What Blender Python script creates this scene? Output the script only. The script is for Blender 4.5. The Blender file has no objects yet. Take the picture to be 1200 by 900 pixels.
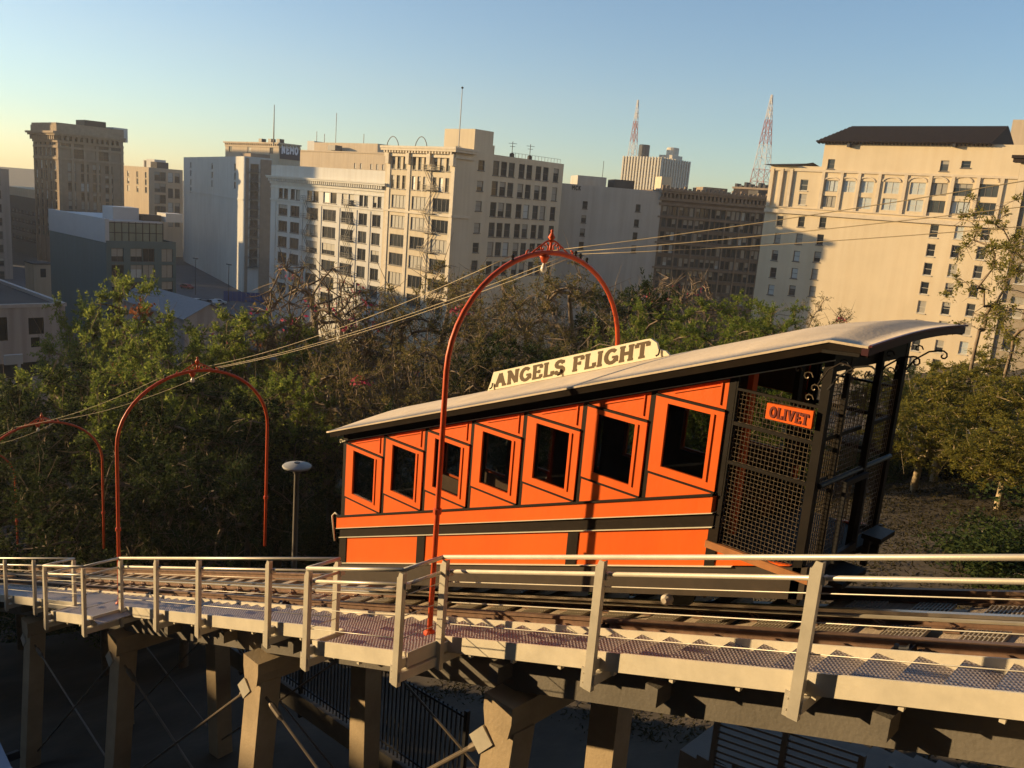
import bpy, math, random
import numpy as np
from mathutils import Vector, Matrix
random.seed(7); RNG = np.random.default_rng(7)
S = bpy.context.scene
COL = S.collection

# ------------------------------------------------------------------ camera
# world: X uphill along the track, Y away across it, Z up; camera at the origin
RM = np.array([[0.7225, 0.1995, -0.6620], [0.6866, -0.0974, 0.7205], [0.0792, -0.9751, -0.2073]])
cam = bpy.data.cameras.new('camera'); cam_o = bpy.data.objects.new('camera', cam); COL.objects.link(cam_o)
cam.sensor_width = 36; cam.lens = 30.0; cam.clip_start = 0.05; cam.clip_end = 20000
_r, _d, _f = RM[:, 0], RM[:, 1], RM[:, 2]
cam_o.matrix_world = Matrix(((_r[0], -_d[0], -_f[0], 0), (_r[1], -_d[1], -_f[1], 0), (_r[2], -_d[2], -_f[2], 0), (0, 0, 0, 1)))
S.camera = cam_o

# ------------------------------------------------------------------ light
SUN_EL = math.radians(9.5)
SUN_AZ = math.radians(213.0)          # direction TO the sun, counter-clockwise from +X
sdir = Vector((math.cos(SUN_EL) * math.cos(SUN_AZ), math.cos(SUN_EL) * math.sin(SUN_AZ), math.sin(SUN_EL)))
W = bpy.data.worlds.new('World'); S.world = W; W.use_nodes = True
nt = W.node_tree; nt.nodes.clear()
out = nt.nodes.new('ShaderNodeOutputWorld'); bg = nt.nodes.new('ShaderNodeBackground'); sky = nt.nodes.new('ShaderNodeTexSky')
sky.sky_type = 'NISHITA'; sky.sun_disc = False; sky.sun_elevation = SUN_EL
sky.sun_rotation = math.radians(90) - SUN_AZ
sky.altitude = 0; sky.air_density = 1.0; sky.dust_density = 0.2; sky.ozone_density = 3.0
bg.inputs['Strength'].default_value = 0.13
nt.links.new(sky.outputs[0], bg.inputs[0]); nt.links.new(bg.outputs[0], out.inputs[0])
sl = bpy.data.lights.new('sun', 'SUN'); sl.energy = 5.0; sl.angle = math.radians(0.6); sl.color = (1.0, 0.70, 0.35)
so = bpy.data.objects.new('sun', sl); COL.objects.link(so)
so.rotation_euler = sdir.to_track_quat('Z', 'Y').to_euler(); so.location = (-20, -20, 30)
S.view_settings.view_transform = 'Standard'; S.view_settings.look = 'None'
S.view_settings.exposure = 0.72; S.view_settings.gamma = 1.0
S.cycles.max_bounces = 6; S.cycles.transparent_max_bounces = 12
S.cycles.use_denoising = True

# ------------------------------------------------------------------ measuring helpers
def ray(u, v): return RM @ np.array([u - 600.0, v - 450.0, 1000.0])
def at_dist(u, v, d): r = ray(u, v); return r * d / math.hypot(r[0], r[1])
def at_y(u, v, y): r = ray(u, v); return r * (y / r[1])
def at_x(u, v, x): r = ray(u, v); return r * (x / r[0])
def on_face(u, v, o, ud):
    """pixel -> (distance along a vertical face, height); o = face corner, ud = unit direction of the face"""
    r = ray(u, v); n = (-ud[1], ud[0])
    t = (o[0] * n[0] + o[1] * n[1]) / (r[0] * n[0] + r[1] * n[1])
    p = r * t
    return (p[0] - o[0]) * ud[0] + (p[1] - o[1]) * ud[1], p[2]
SL = 0.357                                  # slope of the track
def wz(w, x): return w + SL * x             # height of a line that runs w above the track datum

# ------------------------------------------------------------------ materials
MATS = {}
def mat(name, col, rough=0.7, metal=0.0, var=0.12, scale=3.0, bump=0.0, bscale=20.0, spec=0.4, stretch=(1, 1, 1)):
    if name in MATS: return MATS[name]
    m = bpy.data.materials.new(name); m.use_nodes = True; MATS[name] = m
    t = m.node_tree; b = t.nodes['Principled BSDF']
    b.inputs['Roughness'].default_value = rough; b.inputs['Metallic'].default_value = metal
    b.inputs['Specular IOR Level'].default_value = spec
    tc = t.nodes.new('ShaderNodeTexCoord'); mp = t.nodes.new('ShaderNodeMapping'); mp.inputs['Scale'].default_value = stretch
    t.links.new(tc.outputs['Object'], mp.inputs[0])
    nz = t.nodes.new('ShaderNodeTexNoise'); nz.inputs['Scale'].default_value = scale; nz.inputs['Detail'].default_value = 6
    nz.inputs['Roughness'].default_value = 0.65
    t.links.new(mp.outputs[0], nz.inputs['Vector'])
    cr = t.nodes.new('ShaderNodeValToRGB'); cr.color_ramp.elements[0].position = 0.3; cr.color_ramp.elements[1].position = 0.7
    a = [max(0, c * (1 - var)) for c in col]; z = [min(1, c * (1 + var)) for c in col]
    cr.color_ramp.elements[0].color = (*a, 1); cr.color_ramp.elements[1].color = (*z, 1)
    t.links.new(nz.outputs['Fac'], cr.inputs[0]); t.links.new(cr.outputs[0], b.inputs['Base Color'])
    if bump:
        n2 = t.nodes.new('ShaderNodeTexNoise'); n2.inputs['Scale'].default_value = bscale; n2.inputs['Detail'].default_value = 4
        t.links.new(mp.outputs[0], n2.inputs['Vector'])
        bp = t.nodes.new('ShaderNodeBump'); bp.inputs['Strength'].default_value = bump; bp.inputs['Distance'].default_value = 0.02
        t.links.new(n2.outputs['Fac'], bp.inputs['Height']); t.links.new(bp.outputs[0], b.inputs['Normal'])
    return m

def plaster(name, col, stain=0.25, rough=0.9):
    """painted wall: two scales of noise, and vertical rain streaks"""
    m = mat(name, col, rough, var=0.07, scale=0.12, bump=0.0)
    t = m.node_tree; b = t.nodes['Principled BSDF']
    src = b.inputs['Base Color'].links[0].from_socket
    tc = t.nodes.new('ShaderNodeTexCoord'); mp = t.nodes.new('ShaderNodeMapping'); mp.inputs['Scale'].default_value = (0.9, 0.9, 0.05)
    nz = t.nodes.new('ShaderNodeTexNoise'); nz.inputs['Scale'].default_value = 1.0; nz.inputs['Detail'].default_value = 8
    t.links.new(tc.outputs['Object'], mp.inputs[0]); t.links.new(mp.outputs[0], nz.inputs['Vector'])
    cr = t.nodes.new('ShaderNodeValToRGB'); cr.color_ramp.elements[0].position = 0.35; cr.color_ramp.elements[1].position = 0.62
    lo = 1 - stain
    cr.color_ramp.elements[0].color = (lo, lo * 0.98, lo * 0.95, 1); cr.color_ramp.elements[1].color = (1, 1, 1, 1)
    t.links.new(nz.outputs['Fac'], cr.inputs[0])
    mx = t.nodes.new('ShaderNodeMix'); mx.data_type = 'RGBA'; mx.blend_type = 'MULTIPLY'; mx.inputs[0].default_value = 1
    t.links.new(src, mx.inputs[6]); t.links.new(cr.outputs[0], mx.inputs[7]); t.links.new(mx.outputs[2], b.inputs['Base Color'])
    return m

def leaf_mat(name, c0, c1, c2, trans=0.35):
    m = bpy.data.materials.new(name); m.use_nodes = True
    t = m.node_tree; t.nodes.clear()
    o = t.nodes.new('ShaderNodeOutputMaterial'); g = t.nodes.new('ShaderNodeNewGeometry')
    cr = t.nodes.new('ShaderNodeValToRGB'); e = cr.color_ramp.elements
    e[0].position = 0.0; e[0].color = (*c0, 1); e[1].position = 1.0; e[1].color = (*c2, 1)
    k = e.new(0.5); k.color = (*c1, 1)
    t.links.new(g.outputs['Random Per Island'], cr.inputs[0])
    d = t.nodes.new('ShaderNodeBsdfPrincipled'); d.inputs['Roughness'].default_value = 0.8; d.inputs['Specular IOR Level'].default_value = 0.08
    tr = t.nodes.new('ShaderNodeBsdfTranslucent'); mx = t.nodes.new('ShaderNodeMixShader'); mx.inputs[0].default_value = trans
    t.links.new(cr.outputs[0], d.inputs['Base Color']); t.links.new(cr.outputs[0], tr.inputs['Color'])
    t.links.new(d.outputs[0], mx.inputs[1]); t.links.new(tr.outputs[0], mx.inputs[2]); t.links.new(mx.outputs[0], o.inputs[0])
    return m

def glass_mat(name):
    m = bpy.data.materials.new(name); m.use_nodes = True
    t = m.node_tree; t.nodes.clear()
    o = t.nodes.new('ShaderNodeOutputMaterial'); fr = t.nodes.new('ShaderNodeFresnel'); fr.inputs[0].default_value = 1.45
    a = t.nodes.new('ShaderNodeBsdfTransparent'); a.inputs[0].default_value = (0.5, 0.54, 0.52, 1)
    b = t.nodes.new('ShaderNodeBsdfGlossy'); b.inputs['Roughness'].default_value = 0.02
    mx = t.nodes.new('ShaderNodeMixShader')
    t.links.new(fr.outputs[0], mx.inputs[0]); t.links.new(a.outputs[0], mx.inputs[1]); t.links.new(b.outputs[0], mx.inputs[2]); t.links.new(mx.outputs[0], o.inputs[0])
    return m

def plate_mat():
    """diamond tread plate: raised lozenges as fine relief"""
    m = mat('tread_plate', (0.36, 0.31, 0.30), 0.5, 0.25, 0.22, 1.2)
    t = m.node_tree; b = t.nodes['Principled BSDF']
    tc = t.nodes.new('ShaderNodeTexCoord')
    hs = []
    for ang in (0.785, -0.785):
        mp = t.nodes.new('ShaderNodeMapping'); mp.inputs['Rotation'].default_value = (0, 0, ang)
        wv = t.nodes.new('ShaderNodeTexWave'); wv.inputs['Scale'].default_value = 9.0
        t.links.new(tc.outputs['Object'], mp.inputs[0]); t.links.new(mp.outputs[0], wv.inputs['Vector']); hs.append(wv)
    mu = t.nodes.new('ShaderNodeMath'); mu.operation = 'MULTIPLY'
    t.links.new(hs[0].outputs['Fac'], mu.inputs[0]); t.links.new(hs[1].outputs['Fac'], mu.inputs[1])
    bp = t.nodes.new('ShaderNodeBump'); bp.inputs['Strength'].default_value = 0.9; bp.inputs['Distance'].default_value = 0.012
    t.links.new(mu.outputs[0], bp.inputs['Height']); t.links.new(bp.outputs[0], b.inputs['Normal'])
    return m

M_ORANGE = mat('orange_paint', (0.80, 0.128, 0.010), 0.45, 0, 0.10, 1.4, 0.12, 14, 0.35, stretch=(1, 1, .5))
M_ARCH = mat('arch_orange_paint', (0.62, 0.085, 0.018), 0.45, 0, 0.15, 6.0)
M_BLACK = mat('black_paint', (0.014, 0.011, 0.009), 0.5, 0, 0.3, 5, spec=0.2)
M_BROWN = mat('dark_brown_paint', (0.018, 0.012, 0.008), 0.6, 0, 0.3, 4, spec=0.15)
M_ROOF = mat('canvas_roof', (0.60, 0.50, 0.38), 0.85, 0, 0.16, 1.6, 0.2, 30)
M_CREAM = mat('cream_paint', (0.72, 0.66, 0.5), 0.5, 0, 0.06, 4)
M_LETTER = mat('brown_lettering', (0.11, 0.072, 0.036), 0.7)
M_DARKRED = mat('dark_red_lettering', (0.16, 0.02, 0.008), 0.6)
M_RAIL = mat('railing_aluminium', (0.62, 0.57, 0.47), 0.45, 0.35, 0.12, 3.5, 0.05, 60)
M_PLATE = plate_mat()
M_STRING = mat('stringer_paint', (0.66, 0.60, 0.48), 0.55, 0.1, 0.14, 2.2, 0.06, 30)
M_TIE = mat('weathered_timber', (0.40, 0.32, 0.24), 0.85, 0, 0.35, 3, 0.5, 20, stretch=(6, 0.8, 3))
M_STEEL = mat('rusty_rail_steel', (0.22, 0.14, 0.10), 0.55, 0.5, 0.3, 6)
M_SHINE = mat('polished_rail_head', (0.5, 0.45, 0.4), 0.3, 0.9, 0.1, 3)
M_GRATE = mat('grating_steel', (0.48, 0.42, 0.34), 0.6, 0.5, 0.2, 5)
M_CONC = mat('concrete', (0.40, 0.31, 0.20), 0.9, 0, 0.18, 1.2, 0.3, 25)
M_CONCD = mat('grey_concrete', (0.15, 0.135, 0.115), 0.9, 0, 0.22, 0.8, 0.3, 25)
M_IRON = mat('dark_iron', (0.03, 0.03, 0.033), 0.5, 0.4, 0.2, 5)
M_WIRE = mat('copper_wire', (0.33, 0.27, 0.17), 0.5, 0.3)
M_BULB = mat('white_glass_bulb', (0.8, 0.78, 0.7), 0.2, 0, 0.03)
M_GLASS = glass_mat('car_window_glass')
M_BARK = mat('bark', (0.22, 0.165, 0.115), 0.9, 0, 0.3, 6, 0.5, 25)
M_PALEBARK = mat('pale_bark', (0.40, 0.31, 0.19), 0.85, 0, 0.25, 5, 0.4, 20)
M_MESHW = mat('screen_wire', (0.17, 0.135, 0.095), 0.45, 0.4, 0.2, 4)
M_SEAT = mat('seat_timber', (0.30, 0.10, 0.03), 0.5, 0, 0.2, 5)
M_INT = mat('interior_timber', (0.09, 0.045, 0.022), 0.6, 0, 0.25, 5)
M_TILE = mat('dark_roof_tile', (0.02, 0.011, 0.008), 0.85, 0, 0.35, 1.5)
M_TAR = mat('roof_tar', (0.085, 0.08, 0.075), 0.95, 0, 0.2, 0.2, spec=0.1)

# ------------------------------------------------------------------ mesh builder
class MB:
    def __init__(s): s.v = []; s.f = []
    def add(s, vs, fs):
        n = len(s.v); s.v += [tuple(p) for p in vs]; s.f += [tuple(i + n for i in f) for f in fs]; return s
    def box(s, a, b):
        x0, y0, z0 = (min(a[i], b[i]) for i in range(3)); x1, y1, z1 = (max(a[i], b[i]) for i in range(3))
        return s.add([(x0, y0, z0), (x1, y0, z0), (x1, y1, z0), (x0, y1, z0), (x0, y0, z1), (x1, y0, z1), (x1, y1, z1), (x0, y1, z1)],
                     [(3, 2, 1, 0), (4, 5, 6, 7), (0, 1, 5, 4), (1, 2, 6, 5), (2, 3, 7, 6), (3, 0, 4, 7)])
    def prism(s, poly, off):
        """polygon (3-D points) pushed along off"""
        n = len(poly); o = Vector(off); p = [Vector(q) for q in poly]
        vs = p + [q + o for q in p]
        return s.add(vs, [tuple(range(n))[::-1], tuple(range(n, 2 * n))] + [(i, (i + 1) % n, n + (i + 1) % n, n + i) for i in range(n)])
    def xz(s, pts, y0, y1): return s.prism([(x, y0, z) for x, z in pts], (0, y1 - y0, 0))
    def bar(s, a, b, w, h=None, up=(0, 0, 1)):
        a = Vector(a); b = Vector(b); h = h or w; d = (b - a).normalized(); u = Vector(up)
        if abs(d.dot(u)) > 0.98: u = Vector((1, 0, 0))
        x = d.cross(u).normalized() * w / 2; z = x.cross(d).normalized() * h / 2
        vs = [a - x - z, a + x - z, a + x + z, a - x + z, b - x - z, b + x - z, b + x + z, b - x + z]
        return s.add(vs, [(3, 2, 1, 0), (4, 5, 6, 7), (0, 1, 5, 4), (1, 2, 6, 5), (2, 3, 7, 6), (3, 0, 4, 7)])
    def tube(s, pts, r, n=6, cap=True):
        pts = [Vector(p) for p in pts]; k = len(pts); rs = r if isinstance(r, (list, tuple)) else [r] * k
        base = len(s.v); ref = None; vs = []; fs = []
        for i, p in enumerate(pts):
            d = (pts[min(i + 1, k - 1)] - pts[max(i - 1, 0)])
            if d.length < 1e-9: d = Vector((0, 0, 1))
            d.normalize()
            if ref is None: ref = Vector((0, 0, 1)) if abs(d.z) < 0.9 else Vector((1, 0, 0))
            x = ref - d * ref.dot(d)
            if x.length < 1e-6: x = d.orthogonal()
            x.normalize(); y = d.cross(x); ref = x
            for j in range(n):
                a = 2 * math.pi * j / n; vs.append(p + (x * math.cos(a) + y * math.sin(a)) * rs[i])
        for i in range(k - 1):
            for j in range(n):
                a, b = i * n + j, i * n + (j + 1) % n; fs.append((a, b, b + n, a + n))
        if cap: fs.append(tuple(range(n))[::-1]); fs.append(tuple(range((k - 1) * n, k * n)))
        return s.add(vs, fs)
    def lathe(s, c, prof, n=12, axis='z'):
        vs = []; fs = []; k = len(prof)
        for r, z in prof:
            for j in range(n):
                a = 2 * math.pi * j / n; vs.append((c[0] + r * math.cos(a), c[1] + r * math.sin(a), c[2] + z))
        for i in range(k - 1):
            for j in range(n):
                a, b = i * n + j, i * n + (j + 1) % n; fs.append((a, b, b + n, a + n))
        fs.append(tuple(range(n))[::-1]); fs.append(tuple(range((k - 1) * n, k * n)))
        return s.add(vs, fs)
    def mesh(s, name, m, smooth=False):
        me = bpy.data.meshes.new(name); me.from_pydata([tuple(p) for p in s.v], [], s.f)
        me.materials.append(m)
        if smooth: me.polygons.foreach_set('use_smooth', [True] * len(me.polygons))
        me.update(); return me
    def build(s, name, m, parent=None, smooth=False, loc=None, **props):
        o = bpy.data.objects.new(name, s.mesh(name, m, smooth)); COL.objects.link(o)
        if parent is not None: o.parent = parent
        if loc is not None: o.location = loc
        for k, v in props.items(): o[k] = v
        return o

def tag(o, label, cat, group=None):
    o['label'] = label; o['category'] = cat
    if group: o['group'] = group
    return o
def thing(name, label, cat, loc=(0, 0, 0), group=None):
    o = bpy.data.objects.new(name, None); COL.objects.link(o); o.location = loc; o.empty_display_size = 0.3
    return tag(o, label, cat, group)
def structure(o): o['kind'] = 'structure'; return o
def inst(name, me, parent=None, loc=(0, 0, 0), mw=None):
    o = bpy.data.objects.new(name, me); COL.objects.link(o)
    if parent is not None: o.parent = parent
    if mw is not None: o.matrix_local = mw
    else: o.location = loc
    return o
def dup(o, parent=None):
    c = o.copy(); COL.objects.link(c)
    if parent is not None: c.parent = parent
    for ch in list(o.children): dup(ch, c)
    return c

# slab-serif lettering made of strokes: each glyph = (width, [polylines]); slabs are short horizontal strokes
def arc(cx, cy, rx, ry, a0, a1, n=9):
    return [(cx + rx * math.cos(math.radians(a0 + (a1 - a0) * i / (n - 1))), cy + ry * math.sin(math.radians(a0 + (a1 - a0) * i / (n - 1)))) for i in range(n)]
def slab(x, y, w=0.3): return [(x - w / 2, y), (x + w / 2, y)]
GL = {
 'A': (0.86, [[(.16, .05), (.43, .95)], [(.43, .95), (.70, .05)], [(.26, .36), (.60, .36)]], [slab(.15, .05), slab(.71, .05)]),
 'N': (0.86, [[(.18, .05), (.18, .95)], [(.68, .05), (.68, .95)], [(.2, .93), (.66, .07)]], [slab(.18, .05, .28), slab(.14, .95, .24), slab(.70, .95, .28)]),
 'G': (0.80, [arc(.42, .5, .30, .42, 50, 330, 13), [(.70, .12), (.70, .44)]], [slab(.62, .44, .3)]),
 'E': (0.72, [[(.2, .05), (.2, .95)], [(.62, .05), (.62, .28)], [(.62, .72), (.62, .95)]], [[(.06, .05), (.66, .05)], [(.06, .95), (.66, .95)], [(.2, .5), (.5, .5)], [(.5, .38), (.5, .62)]]),
 'L': (0.70, [[(.2, .05), (.2, .95)], [(.62, .05), (.62, .34)]], [[(.06, .05), (.66, .05)], slab(.2, .95)]),
 'S': (0.70, [arc(.35, .71, .22, .21, 20, 270, 9), arc(.35, .28, .24, .23, 90, -160, 9)], [[(.57, .74), (.57, .95)], [(.12, .05), (.12, .28)]]),
 'F': (0.70, [[(.2, .05), (.2, .95)], [(.62, .70), (.62, .95)]], [slab(.2, .05), [(.06, .95), (.66, .95)], [(.2, .5), (.48, .5)], [(.48, .38), (.48, .62)]]),
 'I': (0.42, [[(.21, .05), (.21, .95)]], [slab(.21, .05), slab(.21, .95)]),
 'H': (0.88, [[(.2, .05), (.2, .95)], [(.68, .05), (.68, .95)], [(.2, .5), (.68, .5)]], [slab(.2, .05), slab(.2, .95), slab(.68, .05), slab(.68, .95)]),
 'T': (0.76, [[(.38, .05), (.38, .95)], [(.08, .70), (.08, .95)], [(.68, .70), (.68, .95)]], [slab(.38, .05, .34), [(.04, .95), (.72, .95)]]),
 'O': (0.80, [arc(.4, .5, .29, .42, 0, 360, 17)], []),
 'V': (0.82, [[(.15, .95), (.41, .05)], [(.41, .05), (.67, .95)]], [slab(.14, .95), slab(.68, .95)]),
 'M': (0.95, [[(.15, 0), (.15, 1)], [(.8, 0), (.8, 1)], [(.15, 1), (.475, .4)], [(.475, .4), (.8, 1)]], []),
 'C': (0.75, [arc(.42, .5, .3, .45, 50, 310, 11)], []),
 'K': (0.78, [[(.18, 0), (.18, 1)], [(.2, .45), (.65, 1)], [(.3, .55), (.68, 0)]], []),
 ' ': (0.36, [], []),
}
def lettering(mb, text, P, h, t=0.17, ts=0.11, gap=0.06, outward=(0, -0.012, 0), width=None):
    """P(x, y) -> 3-D point of the board; h = cap height in board units"""
    tot = sum(GL[c][0] + gap for c in text) - gap
    sx = h if width is None else width / tot
    x = 0; k = 0; o = Vector(outward)
    for c in text:
        w, st, sb = GL[c]
        for lst, th in ((st, t), (sb, ts)):
            for pl in lst:
                for a, b in zip(pl[:-1], pl[1:]):
                    k += 1
                    ax, ay, bx, by = a[0], a[1], b[0], b[1]
                    L = math.hypot(bx - ax, by - ay) or 1; nx, ny = -(by - ay) / L * th / 2, (bx - ax) / L * th / 2
                    e = th * 0.18 if len(pl) > 3 else 0
                    dx, dy = (bx - ax) / L * e, (by - ay) / L * e
                    q = [(ax + nx - dx, ay + ny - dy), (ax - nx - dx, ay - ny - dy), (bx - nx + dx, by - ny + dy), (bx + nx + dx, by + ny + dy)]
                    mb.prism([Vector(P((x + qx) * sx, qy * h)) for qx, qy in q], o * (1 + 0.02 * (k % 17)))
        x += w + gap

def letters(parent, m, text, P, h, width, gap, **kw):
    """one object per letter, children of the board"""
    tot = sum(GL[c][0] + gap for c in text) - gap; sx = width / tot; x = 0
    for c in text:
        w = GL[c][0]
        if c != ' ':
            mb = MB(); lettering(mb, c, lambda a, b, x=x: P(x * sx + a, b), h, gap=gap, width=w * sx, **kw); mb.build('letter', m, parent)
        x += w + gap

# ------------------------------------------------------------------ ground
def hill(x, y):
    b = -7.6 + min(1, max(0, (y - 14) / 12)) * 1.5
    z = b + SL * x
    if x > 2: z = b + SL * 2 + (x - 2) * 0.10
    z += 0.25 * math.sin(x * 0.31 + y * 0.17) + 0.18 * math.sin(x * 0.77 - y * 0.53)
    lo = -35.0
    if z < lo + 3:                                     # rounded foot of the hill
        k = max(0, (lo + 3 - z)); z = lo + 3 - 3 * (1 - math.exp(-k / 3))
    return z
def axis(lo, hi, near_lo, near_hi, step, grow=1.25):
    a = list(np.arange(near_lo, near_hi + 0.01, step)); s = step
    while a[-1] < hi: s *= grow; a.append(a[-1] + s)
    s = step
    while a[0] > lo: s *= grow; a.insert(0, a[0] - s)
    return a
xs = axis(-6000, 3000, -90, 20, 1.2); ys = axis(-3000, 6000, -20, 70, 1.2)
vs = []; fs = []
for j, y in enumerate(ys):
    for i, x in enumerate(xs):
        z = hill(x, y)
        if -60 < x < 15 and 2 < y < 60: z += random.uniform(-0.07, 0.07)
        vs.append((x, y, z))
nx = len(xs)
for j in range(len(ys) - 1):
    for i in range(nx - 1): fs.append((j * nx + i, j * nx + i + 1, (j + 1) * nx + i + 1, (j + 1) * nx + i))
M_SOIL = mat('hillside_soil', (0.055, 0.043, 0.03), 0.95, 0, 0.45, 0.35, 0.6, 6)
g = MB(); g.add(vs, fs); structure(g.build('ground', M_SOIL, smooth=True))
M_ASPH = mat('asphalt', (0.075, 0.075, 0.08), 0.9, 0, 0.2, 0.3)

# ------------------------------------------------------------------ track (three rails on timber ties)
RAIL_Y = (7.36, 8.10, 8.86)
TX0, TX1 = -52.0, 4.5
trk = thing('railway_track', 'three-rail funicular track on weathered timber ties descending beside the metal walkway', 'track', (0, 0, 0))
def along(w, x, y): return (x, y, wz(w, x))
for ry in RAIL_Y:
    mb = MB()
    mb.bar(along(-2.79, TX0, ry), along(-2.79, TX1, ry), 0.13, 0.02)
    mb.bar(along(-2.735, TX0, ry), along(-2.735, TX1, ry), 0.022, 0.09)
    r = mb.build('rail', M_STEEL, trk)
    MB().bar(along(-2.675, TX0, ry), along(-2.675, TX1, ry), 0.066, 0.034).build('rail_head', M_SHINE if ry == RAIL_Y[1] else M_STEEL, r)
ca, sa = 1 / math.sqrt(1 + SL * SL), SL / math.sqrt(1 + SL * SL)
rot_sl = Matrix.Rotation(-math.atan(SL), 4, 'Y')
tie_me = [MB().box((-0.125, 7.06, -0.16), (0.125, 9.2, 0)).mesh('tie', M_TIE) for _ in range(1)]
tie_me += [MB().box((-0.115, 7.10, -0.17), (0.13, 9.15, -0.008)).mesh('tie', M_TIE)]
clip = MB(); clip.box((-0.07, -0.16, -.002), (0.07, 0.16, 0.012))
for sgn in (-1, 1):
    clip.box((-0.05, sgn * 0.11 - 0.035, 0), (0.05, sgn * 0.11 + 0.035, 0.035))
    clip.tube([(0.02, sgn * 0.12, 0.03), (-0.03, sgn * 0.11, 0.075), (0.0, sgn * 0.075, 0.06), (0.045, sgn * 0.06, 0.03)], 0.012, 5)
clip_me = clip.mesh('rail_clip', M_STEEL)
gr = MB()
for i in range(10): gr.box((-0.17 + i * 0.0375, -0.27, 0), (-0.17 + i * 0.0375 + 0.011, 0.27, 0.03))
for j in (-0.26, -0.09, 0.09, 0.25): gr.box((-0.172, j, 0.001), (0.18, j + 0.012, 0.028))
gr_me = gr.mesh('grating_panel', M_GRATE)
pitch = 0.62; x = TX0; k = 0
while x < TX1:
    t = inst('tie', tie_me[k % 2], trk, mw=Matrix.Translation((x, random.uniform(-0.03, 0.03), wz(-2.802, x) + random.uniform(-0.004, 0))) @ rot_sl @ Matrix.Rotation(random.uniform(-0.01, 0.01), 4, 'Z'))
    if x > -22:
        for ry in RAIL_Y[:2]:
            inst('rail_clip', clip_me, trk, mw=Matrix.Translation((x + 0.02, ry, wz(-2.80, x + 0.02))) @ rot_sl)
    if x > -12:
        for yc in ((7.73,) if x < -3.4 else (7.73, 8.48)):
            inst('grating_panel', gr_me, trk, mw=Matrix.Translation((x + 0.3, yc, wz(-2.80, x + 0.3))) @ rot_sl)
    x += pitch; k += 1
# haul cable and its rollers
MB().tube([along(-2.63, TX0, 7.80), along(-2.63, TX1, 7.80)], 0.02, 6).build('haul_cable', mat('steel_cable', (0.5, 0.45, 0.36), 0.4, 0.6), trk)
rol = MB()
rol.box((-0.08, -0.08, 0), (0.08, 0.08, .02)); rol.box((-0.08, -0.08, 0.02), (-0.06, 0.08, 0.10)); rol.box((0.06, -0.08, 0.02), (0.08, 0.08, 0.10))
rol.tube([(-0.062, 0, 0.075), (-0.03, 0, 0.075), (0.03, 0, 0.075), (0.062, 0, 0.075)], [0.055, 0.035, 0.035, 0.055], 10)
rol_me = rol.mesh('cable_roller', M_IRON)
for x in (-27.0, -21.6, -16.3, -11.35, -5.0, -1.9, 2.0):
    inst('cable_roller', rol_me, trk, mw=Matrix.Translation((x, 7.22, wz(-2.80, x))) @ rot_sl)
# girders that carry the track
vg = thing('viaduct_girder', 'long grey girder deck under the funicular track and walkway', 'girder')
for yy in (6.9, 8.95):
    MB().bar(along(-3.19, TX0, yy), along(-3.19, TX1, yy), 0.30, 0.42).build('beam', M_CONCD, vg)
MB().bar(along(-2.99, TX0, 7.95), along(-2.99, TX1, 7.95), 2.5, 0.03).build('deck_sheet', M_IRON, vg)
x = TX0 + 1; cb = MB().bar((0, 6.5, 0), (0, 9.2, 0), 0.14, 0.2).mesh('cross_beam', M_CONCD)
while x < TX1:
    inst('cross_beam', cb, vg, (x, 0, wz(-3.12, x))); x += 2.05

# ------------------------------------------------------------------ walkway with stepped plates
wk = thing('metal_walkway', 'stepped tread-plate walkway with cream stringers along the near side of the track', 'walkway')
YI = 7.02
SEC = [(4.6, -6.60, 6.39), (-6.60, -8.42, 5.81), (-8.42, -15.30, 6.29), (-15.30, -17.42, 5.65), (-17.42, -30.0, 6.23)]
for x1, x0, yo in SEC:
    mb = MB(); mb.bar(along(-2.765, x0 + .01, yo), along(-2.765, x1 - .01, yo), 0.02, 0.19, (0, 0, 1))
    mb.bar(along(-2.855, x0 + .01, yo + 0.04), along(-2.855, x1 - .01, yo + 0.04), 0.06, 0.012)
    mb.build('outer_stringer', M_STRING, wk)
mb = MB(); mb.bar(along(-2.765, -30, YI + 0.012), along(-2.765, 4.6, YI + 0.012), 0.016, 0.20); mb.build('inner_stringer', M_STRING, wk)
tread_cache = {}
x = -29.7; TR = 0.325
while x < 4.4:
    yo = next(y for a, b, y in SEC if b <= x + 0.05 < a)
    if yo not in tread_cache:
        mb = MB(); mb.box((0, yo + 0.012, -0.006), (TR + 0.03, YI, 0)); mb.box((0, yo + 0.012, -0.045), (0.006, YI, -0.006))
        tread_cache[yo] = mb.mesh('tread', M_PLATE)
    inst('tread', tread_cache[yo], wk, (x, 0, wz(-2.69, x)))
    x += TR
ab = MB().box((-.02, 0, -.05), (.02, .06, 0)).mesh('tread_lug', M_STRING)
x = -29.7
while x < 4.4:
    if x > -20:
        yo = next(y for a, b, y in SEC if b <= x + 0.05 < a)
        inst('tread_lug', ab, wk, (x + .1, yo + .01, wz(-2.862, x + .1)))
    x += TR * 2
for xj, ya, yb in ((-6.60, 5.81, 6.39), (-8.42, 5.81, 6.29), (-15.30, 5.65, 6.29), (-17.42, 5.65, 6.23)):
    MB().bar((xj, ya, wz(-2.765, xj)), (xj, yb, wz(-2.765, xj)), 0.016, 0.185).build('end_plate', M_STRING, wk)

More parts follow.
